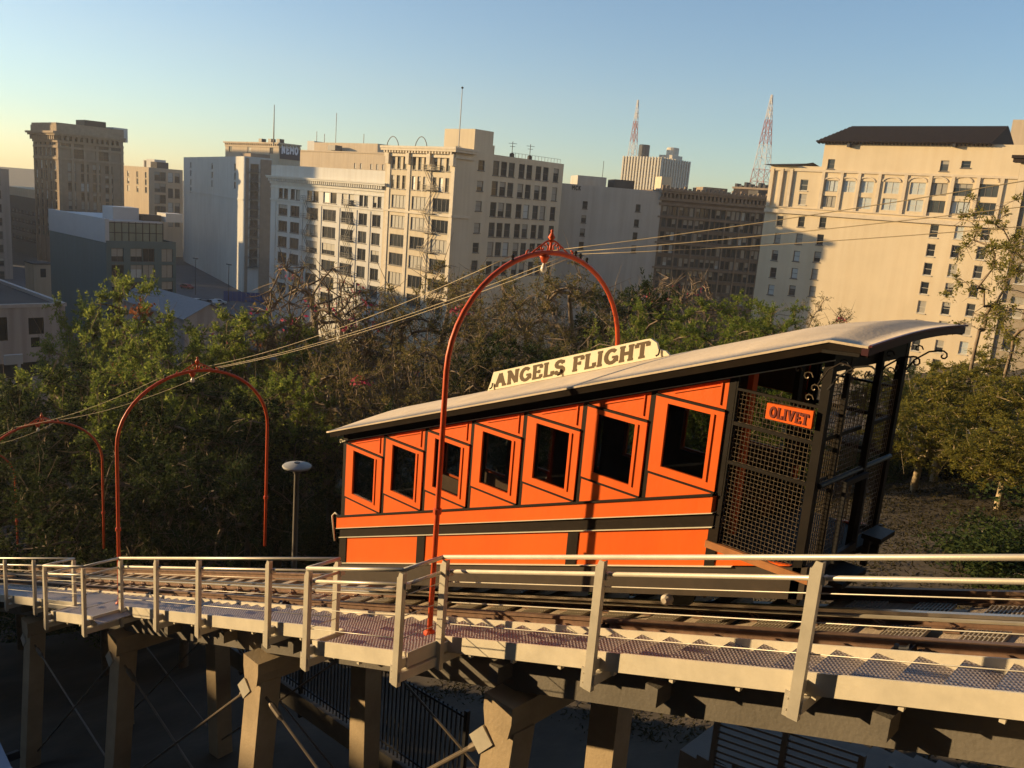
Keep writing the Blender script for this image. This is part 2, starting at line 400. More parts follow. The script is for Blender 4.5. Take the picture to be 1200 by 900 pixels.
# ------------------------------------------------------------------ railing
rl = thing('walkway_railing', 'cream metal handrail with wire cables on flat posts along the outer edge of the walkway', 'railing')
RH = 1.04
def post_mesh():
    mb = MB()
    # channel section: web faces outward, two flanges
    mb.add([(-.045, -.055, -.36), (.025, -.055, -.36), (.025, -.055, RH - .03), (-.02, -.055, RH - .03), (-.045, -.055, RH - .10),
            (-.045, -.043, -.36), (.025, -.043, -.36), (.025, -.043, RH - .03), (-.02, -.043, RH - .03), (-.045, -.043, RH - .10)],
           [(4, 3, 2, 1, 0), (5, 6, 7, 8, 9), (0, 1, 6, 5), (1, 2, 7, 6), (2, 3, 8, 7), (3, 4, 9, 8), (4, 0, 5, 9)])
    mb.box((.025, -.055, -.36), (.037, .004, RH - .03)); mb.box((-.057, -.055, -.36), (-.045, -.01, RH - .1))
    mb.box((-.03, -.043, -.16), (.02, .08, -.04)); mb.box((.037, -.02, RH - .22), (.06, .05, RH - .15))
    return mb.mesh('post', M_RAIL)
pm = post_mesh()
brk = MB().box((-.05, -.03, -.30), (.05, 1.25, -.19)).mesh('bracket', M_STRING)
foot = MB()
foot.box((-.10, -.048, -.36), (-.05, -.036, -.14)); foot.box((-.085, -.054, -.31), (-.065, -.048, -.29)); foot.box((-.085, -.054, -.21), (-.065, -.048, -.19))
foot_me = foot.mesh('foot_plate', M_RAIL)
POSTS = [(4.0, 6.3), (1.8, 6.3), (-.4, 6.3), (-2.38, 6.3), (-4.41, 6.3), (-6.56, 6.3),
         (-6.62, 5.72), (-8.40, 5.72), (-8.46, 6.2), (-10.1, 6.2), (-12.2, 6.2), (-13.75, 6.2), (-15.26, 6.2),
         (-15.34, 5.56), (-17.38, 5.56), (-17.46, 6.14), (-19.9, 6.14), (-22.0, 6.14), (-24.1, 6.14), (-26.2, 6.14)]
for px, py in POSTS:
    p = inst('post', pm, rl, (px, py, wz(-2.68, px)))
    if px != -6.56: inst('bracket', brk, p)
    inst('foot_plate', foot_me, p)
def runs(pts, w, r, name, m, n=8):
    for a, b in zip(pts[:-1], pts[1:]):
        mb = MB(); mb.tube([along(w, *a), along(w, *b)], r, n); mb.build(name, m, rl, smooth=True)
LINE = [(4.4, 6.27), (-6.60, 6.27), (-6.60, 5.69), (-8.43, 5.69), (-8.43, 6.17), (-15.30, 6.17), (-15.30, 5.53), (-17.42, 5.53), (-17.42, 6.11), (-30, 6.11)]
runs(LINE, -2.68 + RH, 0.024, 'top_rail', M_RAIL, 10)
runs([(a, b + .045) for a, b in LINE], -2.68 + RH - 0.185, 0.022, 'middle_rail', M_RAIL, 10)
for dz in (0.31, 0.56, 0.83):
    runs([(a, b + .03) for a, b in LINE], -2.68 + RH - dz, 0.0055, 'cable', M_RAIL, 5)
# square strut end under the near walkway
st = MB().box((-.06, 5.98, -.09), (.06, 6.9, .09)); st.build('strut', M_STRING, wk, loc=(-.55, 0, wz(-2.99, -.55)))

# ------------------------------------------------------------------ arches over the track, lamps and wires
def make_arch(label):
    a = thing('track_arch', label, 'arch', group='orange arches over the funicular track')
    yl, yr, r = 6.5, 9.75, 0.033
    yc = (yl + yr) / 2; hw = (yr - yl) / 2; zs = 3.24; ht = 1.37     # springing height above the foot, rise
    pts = [(0, yl, -0.02), (0, yl, 1.5), (0, yl, 2.4), (0, yl, zs)]
    for i in range(1, 24):
        th = math.pi * (1 - i / 24); pts.append((0, yc + hw * math.cos(th), zs + ht * math.sin(th)))
    pts += [(0, yr, zs), (0, yr, 2.0), (0, yr, 0.4)]
    MB().tube(pts, r, 10).build('arch_pipe', M_ARCH, a, smooth=True)
    cl = MB()
    for y in (yl, yr): cl.lathe((0, y, 1.52), [(.036, 0), (.052, .01), (.052, .07), (.036, .08)], 10)
    cl.lathe((0, yl, -0.02), [(.075, 0), (.075, .02), (.045, .05)], 10)
    cl.build('pipe_collar', M_ARCH, a)
    top = zs + ht
    fin = MB()
    fin.tube([(0, yc, top), (0, yc, top + .13)], [.026, .015], 8)
    fin.lathe((0, yc, top + .12), [(.015, 0), (.04, .018), (.025, .04), (.048, .065), (.028, .10), (.012, .13), (.022, .145), (.01, .165)], 10)
    fin.build('finial', M_ARCH, a, smooth=True)
    for sgn in (-1, 1):
        sc = MB()
        pth = [(0, yc + sgn * .03, top + .15), (0, yc + sgn * .10, top + .13), (0, yc + sgn * .22, top + .065), (0, yc + sgn * .33, top + .0)]
        pth += [(0, yc + sgn * (.385 + .055 * math.cos(t)), top - .01 + .04 * math.sin(t)) for t in [math.pi * (1 + q / 5) for q in range(8)]]
        sc.tube(pth, .012, 6)
        sp = [(0, yc + sgn * (.15 + (.05 - .005 * q) * math.cos(2.6 - q * .75)), top + .055 + (.05 - .005 * q) * math.sin(2.6 - q * .75)) for q in range(9)]
        sc.tube(sp, .011, 6)
        sc.tube([(0, yc + sgn * .06, top + .02), (0, yc + sgn * .045, top + .08), (0, yc + sgn * .09, top + .11)], .01, 6)
        sc.build('scroll', M_ARCH, a, smooth=True)
    so_ = MB(); so_.lathe((0, yc - .1, top - .13), [(.02, 0), (.035, .015), (.05, .05), (.07, .085), (.04, .105), (.025, .125)], 12); so_.build('lamp_socket', M_ARCH, a, smooth=True)
    bu = MB(); bu.lathe((0, yc - .1, top - .245), [(.01, 0), (.034, .015), (.042, .04), (.032, .075), (.02, .10), (.018, .118)], 12); bu.build('bulb', M_BULB, a, smooth=True)
    for y, dz in INS:
        ib = MB(); ib.lathe((0, y, arch_z(y) + .03), [(.01, -.02), (.022, 0), (.016, .02), (.025, .045), (.015, .065)], 8); ib.build('insulator', M_IRON, a)
    return a
def arch_z(y):
    c = (y - 8.125) / 1.625; return 3.24 + 1.37 * math.sqrt(max(0, 1 - c * c))
INS = [(7.45, 0), (8.62, 0), (8.72, 0), (8.86, 0)]
AX = (-7.0, -16.15, -25.3, -33.4, 2.15)
ALAB = ('nearest and tallest orange pipe arch with scroll ornament, astride the orange rail car',
        'orange pipe arch with ornament standing over the empty track downhill of the orange car',
        'dim orange arch in shade, third down the track, at the left edge of the photo',
        'farthest orange arch down the track, mostly lost in the dark trees',
        'orange pipe arch over the upper track near the top station')
arch0 = None
for ax, lab in zip(AX, ALAB):
    if arch0 is None: o = arch0 = make_arch(lab)
    else: o = dup(arch0); o['label'] = lab
    o.location = (ax, 0, wz(-2.68, ax))
def wire(name, label, a, b, sag, r=0.0046, n=16, m=None):
    a = Vector(a); b = Vector(b); pts = []
    for i in range(n + 1):
        t = i / n; p = a.lerp(b, t); p.z -= sag * 4 * t * (1 - t); pts.append(p)
    o = MB().tube(pts, r, 5).build(name, m or M_WIRE, None, smooth=True); tag(o, label, 'wire', 'overhead wires between the arches'); return o
def ins_pt(ax, y): return (ax, y, wz(-2.68, ax) + arch_z(y) + .085)
A2 = ('topmost', 'middle', 'lowest')
upper = [at_x(2300, 10, 2.15), at_x(2250, 98, 2.15), at_x(2200, 166, 2.15)]
for k, y in enumerate((8.1, 8.62, 8.72)):
    a = ins_pt(-7.0, y) if k else (-7.0, 8.1, wz(-2.68, -7) + 4.63)
    wire('overhead_wire', f'{A2[k]} of the three wires running from the nearest arch to the upper right', a, upper[k], 0.10)
for k, (ya, yb) in enumerate(((7.45, 8.35), (8.62, 8.55), (8.72, 8.62))):
    wire('overhead_wire', ('upper wire', 'front wire of the close lower pair', 'rear wire of the close lower pair')[k] + ' between the nearest arch and the arch below it', ins_pt(-7.0, ya), ins_pt(-16.15, yb), 0.16)
for k, (ya, yb) in enumerate(((7.45, 7.45), (8.62, 8.62))):
    wire('overhead_wire', ('front', 'rear')[k] + ' wire between the second and third arches over the dark trees', ins_pt(-16.15, ya), ins_pt(-25.3, yb), 0.16, 0.004)
    wire('overhead_wire', ('front', 'rear')[k] + ' wire between the third and farthest arches', ins_pt(-25.3, ya), ins_pt(-33.4, yb), 0.16, 0.004)

# ------------------------------------------------------------------ piers and bracing under the viaduct
PIER_X = (-5.75, -11.05, -16.45, -21.9, -0.4)
PLAB = ('concrete pier with sunlit leg under the walkway below the middle of the car', 'concrete pier with sunlit leg under the walkway left of the car',
        'shaded concrete pier under the second arch', 'shaded concrete pier farthest down the hill',
        'concrete pier under the upper end of the walkway')
for pxx, lab in zip(PIER_X, PLAB):
    t = thing('viaduct_pier', lab, 'pier', (pxx, 0, 0), 'concrete piers under the track')
    zt = wz(-3.42, pxx); zg = hill(pxx, 7.6) - 0.5
    for y, s in ((6.7, -1), (8.75, 1)):
        dy = s * 0.05 * (zt - zg); dx = -0.03 * (zt - zg)
        a = Vector((0, y, zt - .35)); b = Vector((dx, y + dy, zg))
        MB().bar(b, a, 0.36, 0.44, (1, 0, 0)).build('leg', M_CONC, t)
    cp = MB(); cp.xz([(-.22, zt), (.22, zt), (.22, zt - .2), (.18, zt - .4), (-.18, zt - .4), (-.22, zt - .2)], 6.46, 9.05); cp.build('cap', M_CONC, t)
    pl = MB(); pl.bar((-.34, 6.5, zt - .56), (-.16, 6.5, zt - .72), .3, .03, (0, 1, 0)); pl.build('gusset_plate', M_RAIL, t)
M_ROD = mat('brace_rod_steel', (0.16, 0.13, 0.10), 0.5, 0.4, 0.2)
for i in range(3):
    xa, xb = PIER_X[i], PIER_X[i + 1]
    for yy, nm in ((6.62, 'near'), (8.85, 'far')):
        o = thing('brace_rod', f'crossed steel brace rods on the {nm} side between the {("first and second", "second and third", "third and fourth", "fourth and fifth")[i]} piers', 'brace', group='brace rods between the piers')
        for (x0, z0), (x1, z1) in (((xa - .2, wz(-4.05, xa)), (xb + .1, hill(xb, 6.6) + .5)), ((xb + .2, wz(-4.05, xb)), (xa - .1, hill(xa, 6.6) + .4))):
            a = Vector((x0, yy, z0)); b = Vector((x1, yy + (.06 if z1 > -9 else 0), z1)); d = (b - a).normalized()
            MB().tube([a, b], 0.022, 6).build('rod', M_ROD, o)
            MB().tube([a + d * .12, a + d * .2, a + d * .45, a + d * .52], [.025, .05, .05, .025], 8).build('turnbuckle', M_ROD, o)
    
# ------------------------------------------------------------------ iron fence and stair under the viaduct
fe = thing('iron_fence', 'dark iron picket fence stepping down behind the piers under the viaduct', 'fence')
pk = MB().box((-.011, -.011, 0), (.011, .011, 1.7)).mesh('picket', M_IRON)
def fz(x): return -8.62 + 0.06 * (x + 9.2)
x = -16.6
while x < -9.1:
    inst('picket', pk, fe, (x, 9.45, fz(x) - 1.7)); x += 0.115
for dz in (.06, 1.55): MB().bar((-16.65, 9.45, fz(-16.65) - dz), (-9.1, 9.45, fz(-9.1) - dz), .04, .04).build('rail', M_IRON, fe)
for x in (-16.6, -14.1, -11.6, -9.1): MB().box((x - .035, 9.41, fz(x) - 2.3), (x + .035, 9.49, fz(x) + .08)).build('post', M_IRON, fe)
cw = MB(); cw.bar((-17, 9.5, fz(-17) - 1.95), (-9, 9.5, fz(-9) - 1.95), .25, .45); cw.build('footing', M_CONCD, fe)
M_GREYR = mat('grey_handrail', (0.16, 0.145, 0.125), 0.6, 0.3)
for (xa, xb, y0, lab) in ((-5.5, -3.3, 11.4, 'grey slatted handrail of the concrete stair under the right end of the walkway, left section'),
                          (-2.9, -0.6, 11.4, 'grey slatted handrail of the concrete stair under the right end of the walkway, right section')):
    o = thing('stair_railing', lab, 'railing', group='stair handrails under the walkway')
    za, zb = (-7.5, -7.1) if xa < -5 else (-7.05, -6.6)
    for xx, z in ((xa, za), ((xa + xb) / 2, (za + zb) / 2), (xb, zb)): MB().box((xx - .04, y0 - .04, z - 1.1), (xx + .04, y0 + .04, z)).build('post', M_GREYR, o)
    for kk in range(9): MB().bar((xa, y0, za - .03 - kk * .115), (xb, y0, zb - .03 - kk * .115), .03, .035).build('slat', M_GREYR, o)
    MB().bar((xa, y0 + .05, za - 1.2), (xb, y0 + .05, zb - 1.2), .2, .3).build('stringer', M_CONCD, o)
sr = thing('concrete_stair', 'grey concrete stair beyond the track under the right end of the walkway', 'stair')
sm = MB().box((-.16, 11.55, -.4), (.16, 13.2, 0)).mesh('step', M_CONCD)
for i in range(22): inst('step', sm, sr, (-6.0 + i * .31, 0, -8.65 + i * .085))

# ------------------------------------------------------------------ the rail car
YN, YF = 7.5, 9.4                    # near and far side walls
car = thing('funicular_car', 'orange and black funicular car with stepped windows climbing the track', 'rail car')
PX = [-10.18 + 0.883 * i for i in range(8)]            # left edges of the posts
XL, XE = -10.25, -3.0
def strip(mb, x0, x1, w0, w1, y0, y1):
    mb.xz([(x0, wz(w0, x0)), (x1, wz(w0, x1)), (x1, wz(w1, x1)), (x0, wz(w1, x0))], y0, y1); return mb
for side, ya, s in (('near', YN, 1), ('far', YF, -1)):
    y = lambda d, ya=ya, s=s: ya + s * d               # d > 0 goes inwards
    strip(MB(), XL, XE - .02, -0.07, 0.13, y(-.012), y(.06)).build('frieze', M_BROWN, car)
    strip(MB(), XL - .01, XE, -0.080, -0.068, y(-.035), y(.0)).build('cream_moulding', M_CREAM, car)
    for i in range(8):
        x0 = PX[i] - (.07 if i == 0 else 0); x1 = PX[i] + (.075 if i else .03)
        strip(MB(), x0, x1, -1.30, -0.072, y(-.004), y(.07)).build('post', M_BLACK if i in (0, 7) else M_BROWN, car)
    strip(MB(), XL - .07, PX[7] - .002, -1.47, -1.295, y(-.03), y(.05)).build('belt_panel', M_ORANGE, car)
    strip(MB(), XL - .07, PX[7] - .002, -1.294, -1.268, y(-.045), y(.05)).build('belt_moulding', M_BROWN, car)
    strip(MB(), XL - .07, PX[7] + .02, -1.480, -1.472, y(-.04), y(.05)).build('cream_moulding', M_CREAM, car)
    strip(MB(), XL, PX[7] + .03, -1.622, -1.484, y(-.01), y(.05)).build('band', M_BROWN, car)
    strip(MB(), XL, PX[7] + .03, -1.634, -1.625, y(-.03), y(.05)).build('band_moulding', M_CREAM, car)
    for x0, x1 in ((-10.08, -8.445), (-8.285, -5.80), (-5.65, -4.01)):
        strip(MB(), x0, x1, -2.05, -1.64, y(.0), y(.05)).build('lower_panel', M_ORANGE, car)
    for x0, x1 in ((-10.25, -10.08), (-8.445, -8.285), (-5.80, -5.65), (-4.01, -3.9)):
        strip(MB(), x0, x1, -2.055, -1.64, y(-.012), y(.055)).build('stile', M_BROWN, car)
    pc = MB(); pc.xz([(-3.9, wz(-1.66, -3.9) - .24), (-3.9, wz(-2.05, -3.9)), (-3.12, wz(-2.05, -3.12))], y(0), y(.05)); pc.build('corner_panel', M_ORANGE, car)
    strip(MB(), XL, PX[7] + .3, -2.062, -2.052, y(-.03), y(.05)).build('cream_moulding', M_CREAM, car)
    strip(MB(), XL, XE + .05, -2.39, -2.066, y(-.005), y(.06)).build('skirt', mat('skirt_brown', (0.05, 0.036, 0.025), 0.6, 0, 0.25, 3), car)
    for i in range(7):
        xa = PX[i] + (.075 if i else .03); xb = PX[i + 1]; xc = (xa + xb) / 2
        zt = -0.335 + SL * xc; zb = zt - 0.685; gw = 0.255; xg = xc
        fr = MB()
        o0, o1, q0, q1 = zb - .085, zt + .055, y(-.022), y(.012)
        fr.box((xa, q0, zt), (xb, q1, o1)); fr.box((xa, q0, o0), (xb, q1, zb)); fr.box((xa, q0, zb), (xg - gw, q1, zt)); fr.box((xg + gw, q0, zb), (xb, q1, zt))
        f = fr.build('window_frame', M_ORANGE, car)
        be = MB()
        be.box((xg + gw + .03, q0 - s * .012, zb - .01), (xg + gw + .045, q0, zt + .01))
        be.build('bead', M_ORANGE, f)
        gp = MB(); gp.add([(xg - gw, y(.004), zb), (xg + gw, y(.004), zb), (xg + gw, y(.004), zt), (xg - gw, y(.004), zt)], [(0, 1, 2, 3)]); gp.build('pane', M_GLASS, f)
        MB().box((xa, y(-.028), o1), (xb, y(.05), o1 + .024)).build('head_rail', M_BROWN, car)
        MB().box((xa, y(-.028), o0 - .024), (xb, y(.05), o0)).build('sill_rail', M_BROWN, car)
        tr = MB(); zl = max(wz(-.092, xa), o1 + .032)
        tr.xz([(xa, o1 + .028), (xb, o1 + .028), (xb, wz(-.09, xb)), (xa, zl)], y(-.006), y(.05)); p = tr.build('transom_panel', M_ORANGE, car)
        if side == 'near':
            tb = MB(); tb.bar((xb - .07, y(-.012), o1 + .06), (xb - .07, y(-.012), wz(-.14, xb)), .014, .012); tb.bar((xa + .2, y(-.012), wz(-.135, xa + .2)), (xb - .07, y(-.012), wz(-.135, xb - .07)), .012, .014); tb.build('bead', M_ORANGE, p)
        lo = MB(); zr = min(wz(-1.27, xb), o0 - .032)
        lo.xz([(xa, o0 - .028), (xb, o0 - .028), (xb, zr), (xa, wz(-1.27, xa))], y(-.006), y(.05)); lo.build('sill_panel', M_ORANGE, car)
    y = lambda d, ya=ya, s=s: ya + s * d
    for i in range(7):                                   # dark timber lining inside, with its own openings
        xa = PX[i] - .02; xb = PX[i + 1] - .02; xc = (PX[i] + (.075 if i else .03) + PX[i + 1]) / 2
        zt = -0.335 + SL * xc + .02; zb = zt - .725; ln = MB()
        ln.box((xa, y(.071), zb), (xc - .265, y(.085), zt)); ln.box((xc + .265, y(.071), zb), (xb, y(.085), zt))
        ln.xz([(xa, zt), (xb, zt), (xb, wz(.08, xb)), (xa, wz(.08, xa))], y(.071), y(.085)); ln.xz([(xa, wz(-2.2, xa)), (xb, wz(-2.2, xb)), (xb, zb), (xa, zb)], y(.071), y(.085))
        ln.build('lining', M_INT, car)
# lower end wall
ew = MB(); ew.box((XL, YN + .06, wz(-2.3, XL)), (XL + .05, YF - .06, wz(-1.27, XL))); ew.build('end_wall', M_ORANGE, car)
for yy in (YN + .12, 8.42, YF - .16): MB().box((XL, yy - .05, wz(-1.27, XL)), (XL + .05, yy + .05, wz(.08, XL))).build('end_post', M_BROWN, car)
# grab rail hooking out of the lower end
MB().tube([(XL - .02, YN - .02, wz(-1.285, XL)), (XL - .12, YN - .03, wz(-1.26, XL)), (XL - .19, YN - .03, wz(-1.33, XL)), (XL - .10, YN - .03, wz(-1.72, XL))], .012, 6).build('grab_handle', M_CREAM, car, smooth=True)
# floor, underframe, inside
strip(MB(), XL + .05, PX[7], -2.36, -2.30, YN + .07, YF - .07).build('underframe', M_BLACK, car)
for i in range(7):
    xa, xb = PX[i], PX[i + 1]; z = wz(-1.93, (xa + xb) / 2)
    MB().box((xa, YN + .08, z - .35), (xb - .003, YF - .08, z)).build('floor_step', M_INT, car)
    for ya, yb in ((YN + .09, YN + .5), (YF - .5, YF - .09)):
        se = MB(); se.box((xa + .05, ya, z + .36), (xb - .1, yb, z + .41)); se.box((xa + .07, ya + .05, z), (xa + .12, yb - .05, z + .36)); se.box((xb - .17, ya + .05, z), (xb - .12, yb - .05, z + .36))
        se.build('seat', M_SEAT, car)
strip(MB(), XL, PX[7], 0.085, 0.105, YN + .06, YF - .06).build('ceiling', M_INT, car)
for i in (1, 4): MB().tube([(PX[i] + .4, 8.0, wz(-2.0, PX[i] + .4)), (PX[i] + .4, 8.0, wz(.08, PX[i] + .4))], .016, 6).build('grab_pole', M_CREAM, car)
for yy in (7.92, 9.0): MB().box((PX[7] + .0, yy - .05, wz(-1.95, PX[7])), (PX[7] + .06, yy + .05, wz(.08, PX[7]))).build('door_post', M_ORANGE if yy < 8 else M_BROWN, car)
# wheels and axles
for xx in (-9.2, -4.6):
    MB().tube([(xx, 7.95, wz(-2.50, xx)), (xx, 8.98, wz(-2.50, xx))], .05, 8).build('axle', M_IRON, car)
    for yy in (8.05, 8.82):
        MB().tube([(xx, yy, wz(-2.46, xx)), (xx, yy + .03, wz(-2.46, xx)), (xx, yy + .05, wz(-2.46, xx)), (xx, yy + .11, wz(-2.46, xx))], [.24, .24, .19, .19], 20).build('wheel', M_IRON, car)
xx = -4.38; MB().tube([(xx, YN + .02, wz(-2.44, xx)), (xx, YN - .05, wz(-2.44, xx)), (xx, YN - .08, wz(-2.44, xx))], [.06, .06, .03], 10).build('axle_cap', M_GRATE, car)

# open platform at the upper end
ZF = -3.22
MB().box((-4.0, YN + .02, ZF - .06), (XE + .06, YF - .02, ZF)).build('platform_floor', M_BROWN, car)
MB().box((-4.02, YN - .03, ZF - .055), (XE + .08, YN + .018, ZF + .02)).build('platform_edge', mat('worn_edge_board', (0.40, 0.17, 0.06), 0.7, 0, 0.25, 4), car)
for xx, yy, a in ((XE - .09, YN, .085), (XE - .02, 8.56, .06), (XE - .09, YF - .06, .085), (XE - .05, 7.9, .045)):
    zl = ZF - (.3 if yy in (YN, YF - .06) else 0)
    MB().box((xx, yy - .005, zl), (xx + a, yy + a, wz(.06, XE) - .06)).build('platform_post', M_BLACK, car)
MB().box((XE - .08, YN + .08, -1.26), (XE - .01, YF - .06, -1.05)).build('end_header', M_BLACK, car)
MB().tube([(XE + .01, YN + .06, -2.34), (XE + .01, YF - .06, -2.34)], .028, 8).build('end_handrail', M_IRON, car)
def screen(P, u0, u1, v0, v1, step, r):
    """woven wire: straight uprights, crimped cross wires; P(u, v, d) -> point"""
    mb = MB(); n = int((u1 - u0) / step)
    for i in range(n + 1):
        u = u0 + (u1 - u0) * i / n; mb.tube([P(u, v0, 0), P(u, v1, 0)], r, 4, False)
    m_ = int((v1 - v0) / step)
    for j in range(m_ + 1):
        v = v0 + (v1 - v0) * j / m_
        mb.tube([P(u0 + (u1 - u0) * (k - .5) / n, v, -1.6 * r if (k + j) % 2 else 1.6 * r) for k in range(1, n + 1)], r, 4, False)
    return mb
XS0, XS1 = -3.93, XE - .09
for ya, s in ((YN, 1), (YF - .02, -1)):
    for z0, z1 in ((ZF + .03, -2.36), (-2.32, -1.96), (-1.92, -1.6)):
        screen(lambda u, v, d, ya=ya: (u, ya + .02 + d, v), XS0, XS1, z0, z1, .04, .003).build('wire_screen', M_MESHW, car, kind='stuff')
    for z in (-2.34, -1.94): MB().box((XS0, ya, z - .018), (XS1, ya + .035, z + .018)).build('screen_rail', M_BLACK, car)
    MB().box((XS0 - .02, ya - .001, ZF + .0), (XS0 + .025, ya + .036, -1.46)).build('screen_stile', M_BLACK, car)
    MB().box((XS0, ya, -1.61), (XS1, ya + .03, -1.585)).build('screen_rail', M_BLACK, car)
    # scroll ironwork over the screen
    sc = MB()
    for cx, cz, r0 in ((-3.24, -1.34, .055), (-3.16, -1.44, .05), (-3.2, -1.54, .05), (-3.34, -1.30, .045)):
        sc.tube([(cx + (r0 - .006 * q) * math.cos(q * .8), ya + .02, cz + (r0 - .006 * q) * math.sin(q * .8)) for q in range(9)], .007, 5)
    sc.build('scrollwork', M_MESHW, car)
for y0, y1 in ((YN + .1, 8.0), (8.0, 8.5), (8.66, YF - .08)):
    for z0, z1 in ((ZF + .05, -2.38), (-2.30, -1.5)):
        screen(lambda u, v, d: (XE - .04 + d, u, v), y0, y1, z0, z1, .05, .0034).build('wire_screen', M_MESHW, car, kind='stuff')
    MB().box((XE - .06, y0, -1.93), (XE - .03, y1, -1.895)).build('screen_rail', M_BLACK, car)
    sc = MB()
    for cy in (y0 + .08, y1 - .1):
        sc.tube([(XE - .04, cy + (.055 - .006 * q) * math.cos(q * .8), -1.38 + (.055 - .006 * q) * math.sin(q * .8)) for q in range(9)], .007, 5)
    sc.build('scrollwork', M_MESHW, car)
gt = MB(); gt.box((XE + .04, 8.05, -2.42), (XE + .08, 8.6, -2.37)); gt.box((XE + .04, 8.05, ZF), (XE + .08, 8.09, -2.42)); gt.box((XE + .04, 8.56, ZF), (XE + .08, 8.6, -2.42)); gt.box((XE + .04, 8.09, ZF + .02), (XE + .08, 8.56, ZF + .1)); gt.build('gate', M_IRON, car)
MB().box((XE + .06, 8.75, -3.12), (XE + .26, 9.15, -3.07)).build('end_step', M_BLACK, car)
for yy in (8.78, 9.07): MB().box((XE + .08, yy, -3.42), (XE + .14, yy + .05, -3.12)).build('step_leg', M_BLACK, car)
MB().box((XE + .06, 7.75, -3.32), (XE + .3, 8.35, -3.27)).build('end_step', M_BLACK, car)
# name board
nb = MB(); nb.xz([(-3.56, -1.655), (-3.105, -1.635), (-3.105, -1.80), (-3.56, -1.805)], YN - .05, YN - .01); nbo = nb.build('name_board', M_ORANGE, car)
letters(nbo, M_DARKRED, 'OLIVET', lambda x, z: (-3.525 + x, YN - .05, -1.782 + .01 * x + z), .105, .385, .03, t=.22, ts=.14, outward=(0, -.006, 0))

# roof: cambered canvas with dark edge
def rw(y):                                   # camber of the roof above the eave line
    c = (y - 8.62) / 1.33; return 0.125 + 0.19 * (1 - c * c)
YE0, YE1 = 7.29, 9.95
ys_r = [YE0 + (YE1 - YE0) * i / 14 for i in range(15)]
def roof_pt(x, y, dz=0):
    xs_ = x
    z = wz(rw(y), x) + dz
    k = (x + 3.0)
    if x > -3.7:                                         # the camber fades out towards the upper end
        f = min(1, (x + 3.7) / 1.1); f = f * f * (3 - 2 * f)
        s = (y - 7.29) / 2.66; e_ = .125 + .07 * math.sin(min(1, s / .62) * math.pi / 2) - .02 * max(0, (s - .62) / .38) ** 2
        z = wz(rw(y) * (1 - f) + e_ * f, min(x, -3.0)) + dz
    h = (-10.0 - x)
    if h > 0:
        z -= .03 * h * h + (rw(y) - .125) * min(1, h / .9) * .98
    return (x, y, z)
xr = [-10.9, -10.8, -10.65, -10.5, -10.35, -10.15, -9.9, -9.0, -8, -7, -6, -5, -4, -3.7, -3.5, -3.35, -3.2, -3.1, -3.0, -2.9, -2.78, -2.66]
def edge_y(x, y):                            # rounded lower corners, clipped upper corners
    t = abs(y - 8.62) / 1.33; lim = 1.33
    if x < -10.3: lim = 1.33 - .55 * ((-10.3 - x) / .6) ** 2
    return 8.62 + (1 if y > 8.62 else -1) * t * lim
mb = MB(); n = len(ys_r)
vs = [roof_pt(x, edge_y(x, y)) for x in xr for y in ys_r] + [roof_pt(x, edge_y(x, y), -.022) for x in xr for y in ys_r]
k = len(xr) * n; fs = []
for i in range(len(xr) - 1):
    for j in range(n - 1):
        a = i * n + j; fs += [(a, a + n, a + n + 1, a + 1), (k + a, k + a + 1, k + a + n + 1, k + a + n)]
for i in range(len(xr) - 1):
    for j in (0, n - 1): a = i * n + j; fs.append((a, a + n, k + a + n, k + a))
for j in range(n - 1):
    for i in (0, len(xr) - 1): a = i * n + j; fs.append((a, a + 1, k + a + 1, k + a))
mb.add(vs, fs); roof = mb.build('roof', M_ROOF, car, smooth=False)
roof.data.polygons.foreach_set('use_smooth', [True] * ((len(xr) - 1) * (n - 1) * 2) + [False] * (len(roof.data.polygons) - (len(xr) - 1) * (n - 1) * 2))
# dark fascia under the edge
for y0, s in ((YE0, 1), (YE1, -1)):
    fa = MB()
    xe = [x for x in xr if x >= -10.4]
    for a, b in zip(xe[:-1], xe[1:]):
        pa, pb = roof_pt(a, y0), roof_pt(b, y0)
        fa.add([(pa[0], y0 + s * .01, pa[2] - .02), (pb[0], y0 + s * .01, pb[2] - .02), (pb[0], y0 + s * .03, pb[2] - .10), (pa[0], y0 + s * .03, pa[2] - .10),
                (pa[0], y0 + s * .06, pa[2] - .02), (pb[0], y0 + s * .06, pb[2] - .02), (pb[0], y0 + s * .06, pb[2] - .10), (pa[0], y0 + s * .06, pa[2] - .10)],
               [(0, 1, 2, 3), (4, 7, 6, 5), (3, 2, 6, 7), (0, 4, 5, 1)])
    fa.build('fascia', M_BROWN, roof)
    sf = MB(); strip(sf, -10.1, XE, .045, .057, y0 + s * .06, YN - .012 if s > 0 else YF + .012); sf.build('soffit', M_BROWN, roof)
fa = MB()
for a, b in zip(ys_r[:-1], ys_r[1:]):
    pa, pb = roof_pt(-2.66, a), roof_pt(-2.66, b)
    fa.prism([(pa[0] - .05, pa[1], pa[2] - .02), (pb[0] - .05, pb[1], pb[2] - .02), (pb[0] - .05, pb[1], pb[2] - .085), (pa[0] - .05, pa[1], pa[2] - .085)], (.06, 0, 0))
fa.build('end_fascia', mat('plum_paint', (0.05, 0.012, 0.018), 0.4, 0, 0.2), roof)
ts_ = MB()
for a, b in zip(ys_r[:-1], ys_r[1:]):
    pa, pb = roof_pt(-2.66, a), roof_pt(-2.66, b)
    ts_.bar((-2.64, pa[1], pa[2] + .002), (-2.64, pb[1], pb[2] + .002), .025, .018)
ts_.build('edge_trim', mat('plum_trim', (0.12, 0.03, 0.04), 0.35, 0, 0.2), roof)
sf = MB()
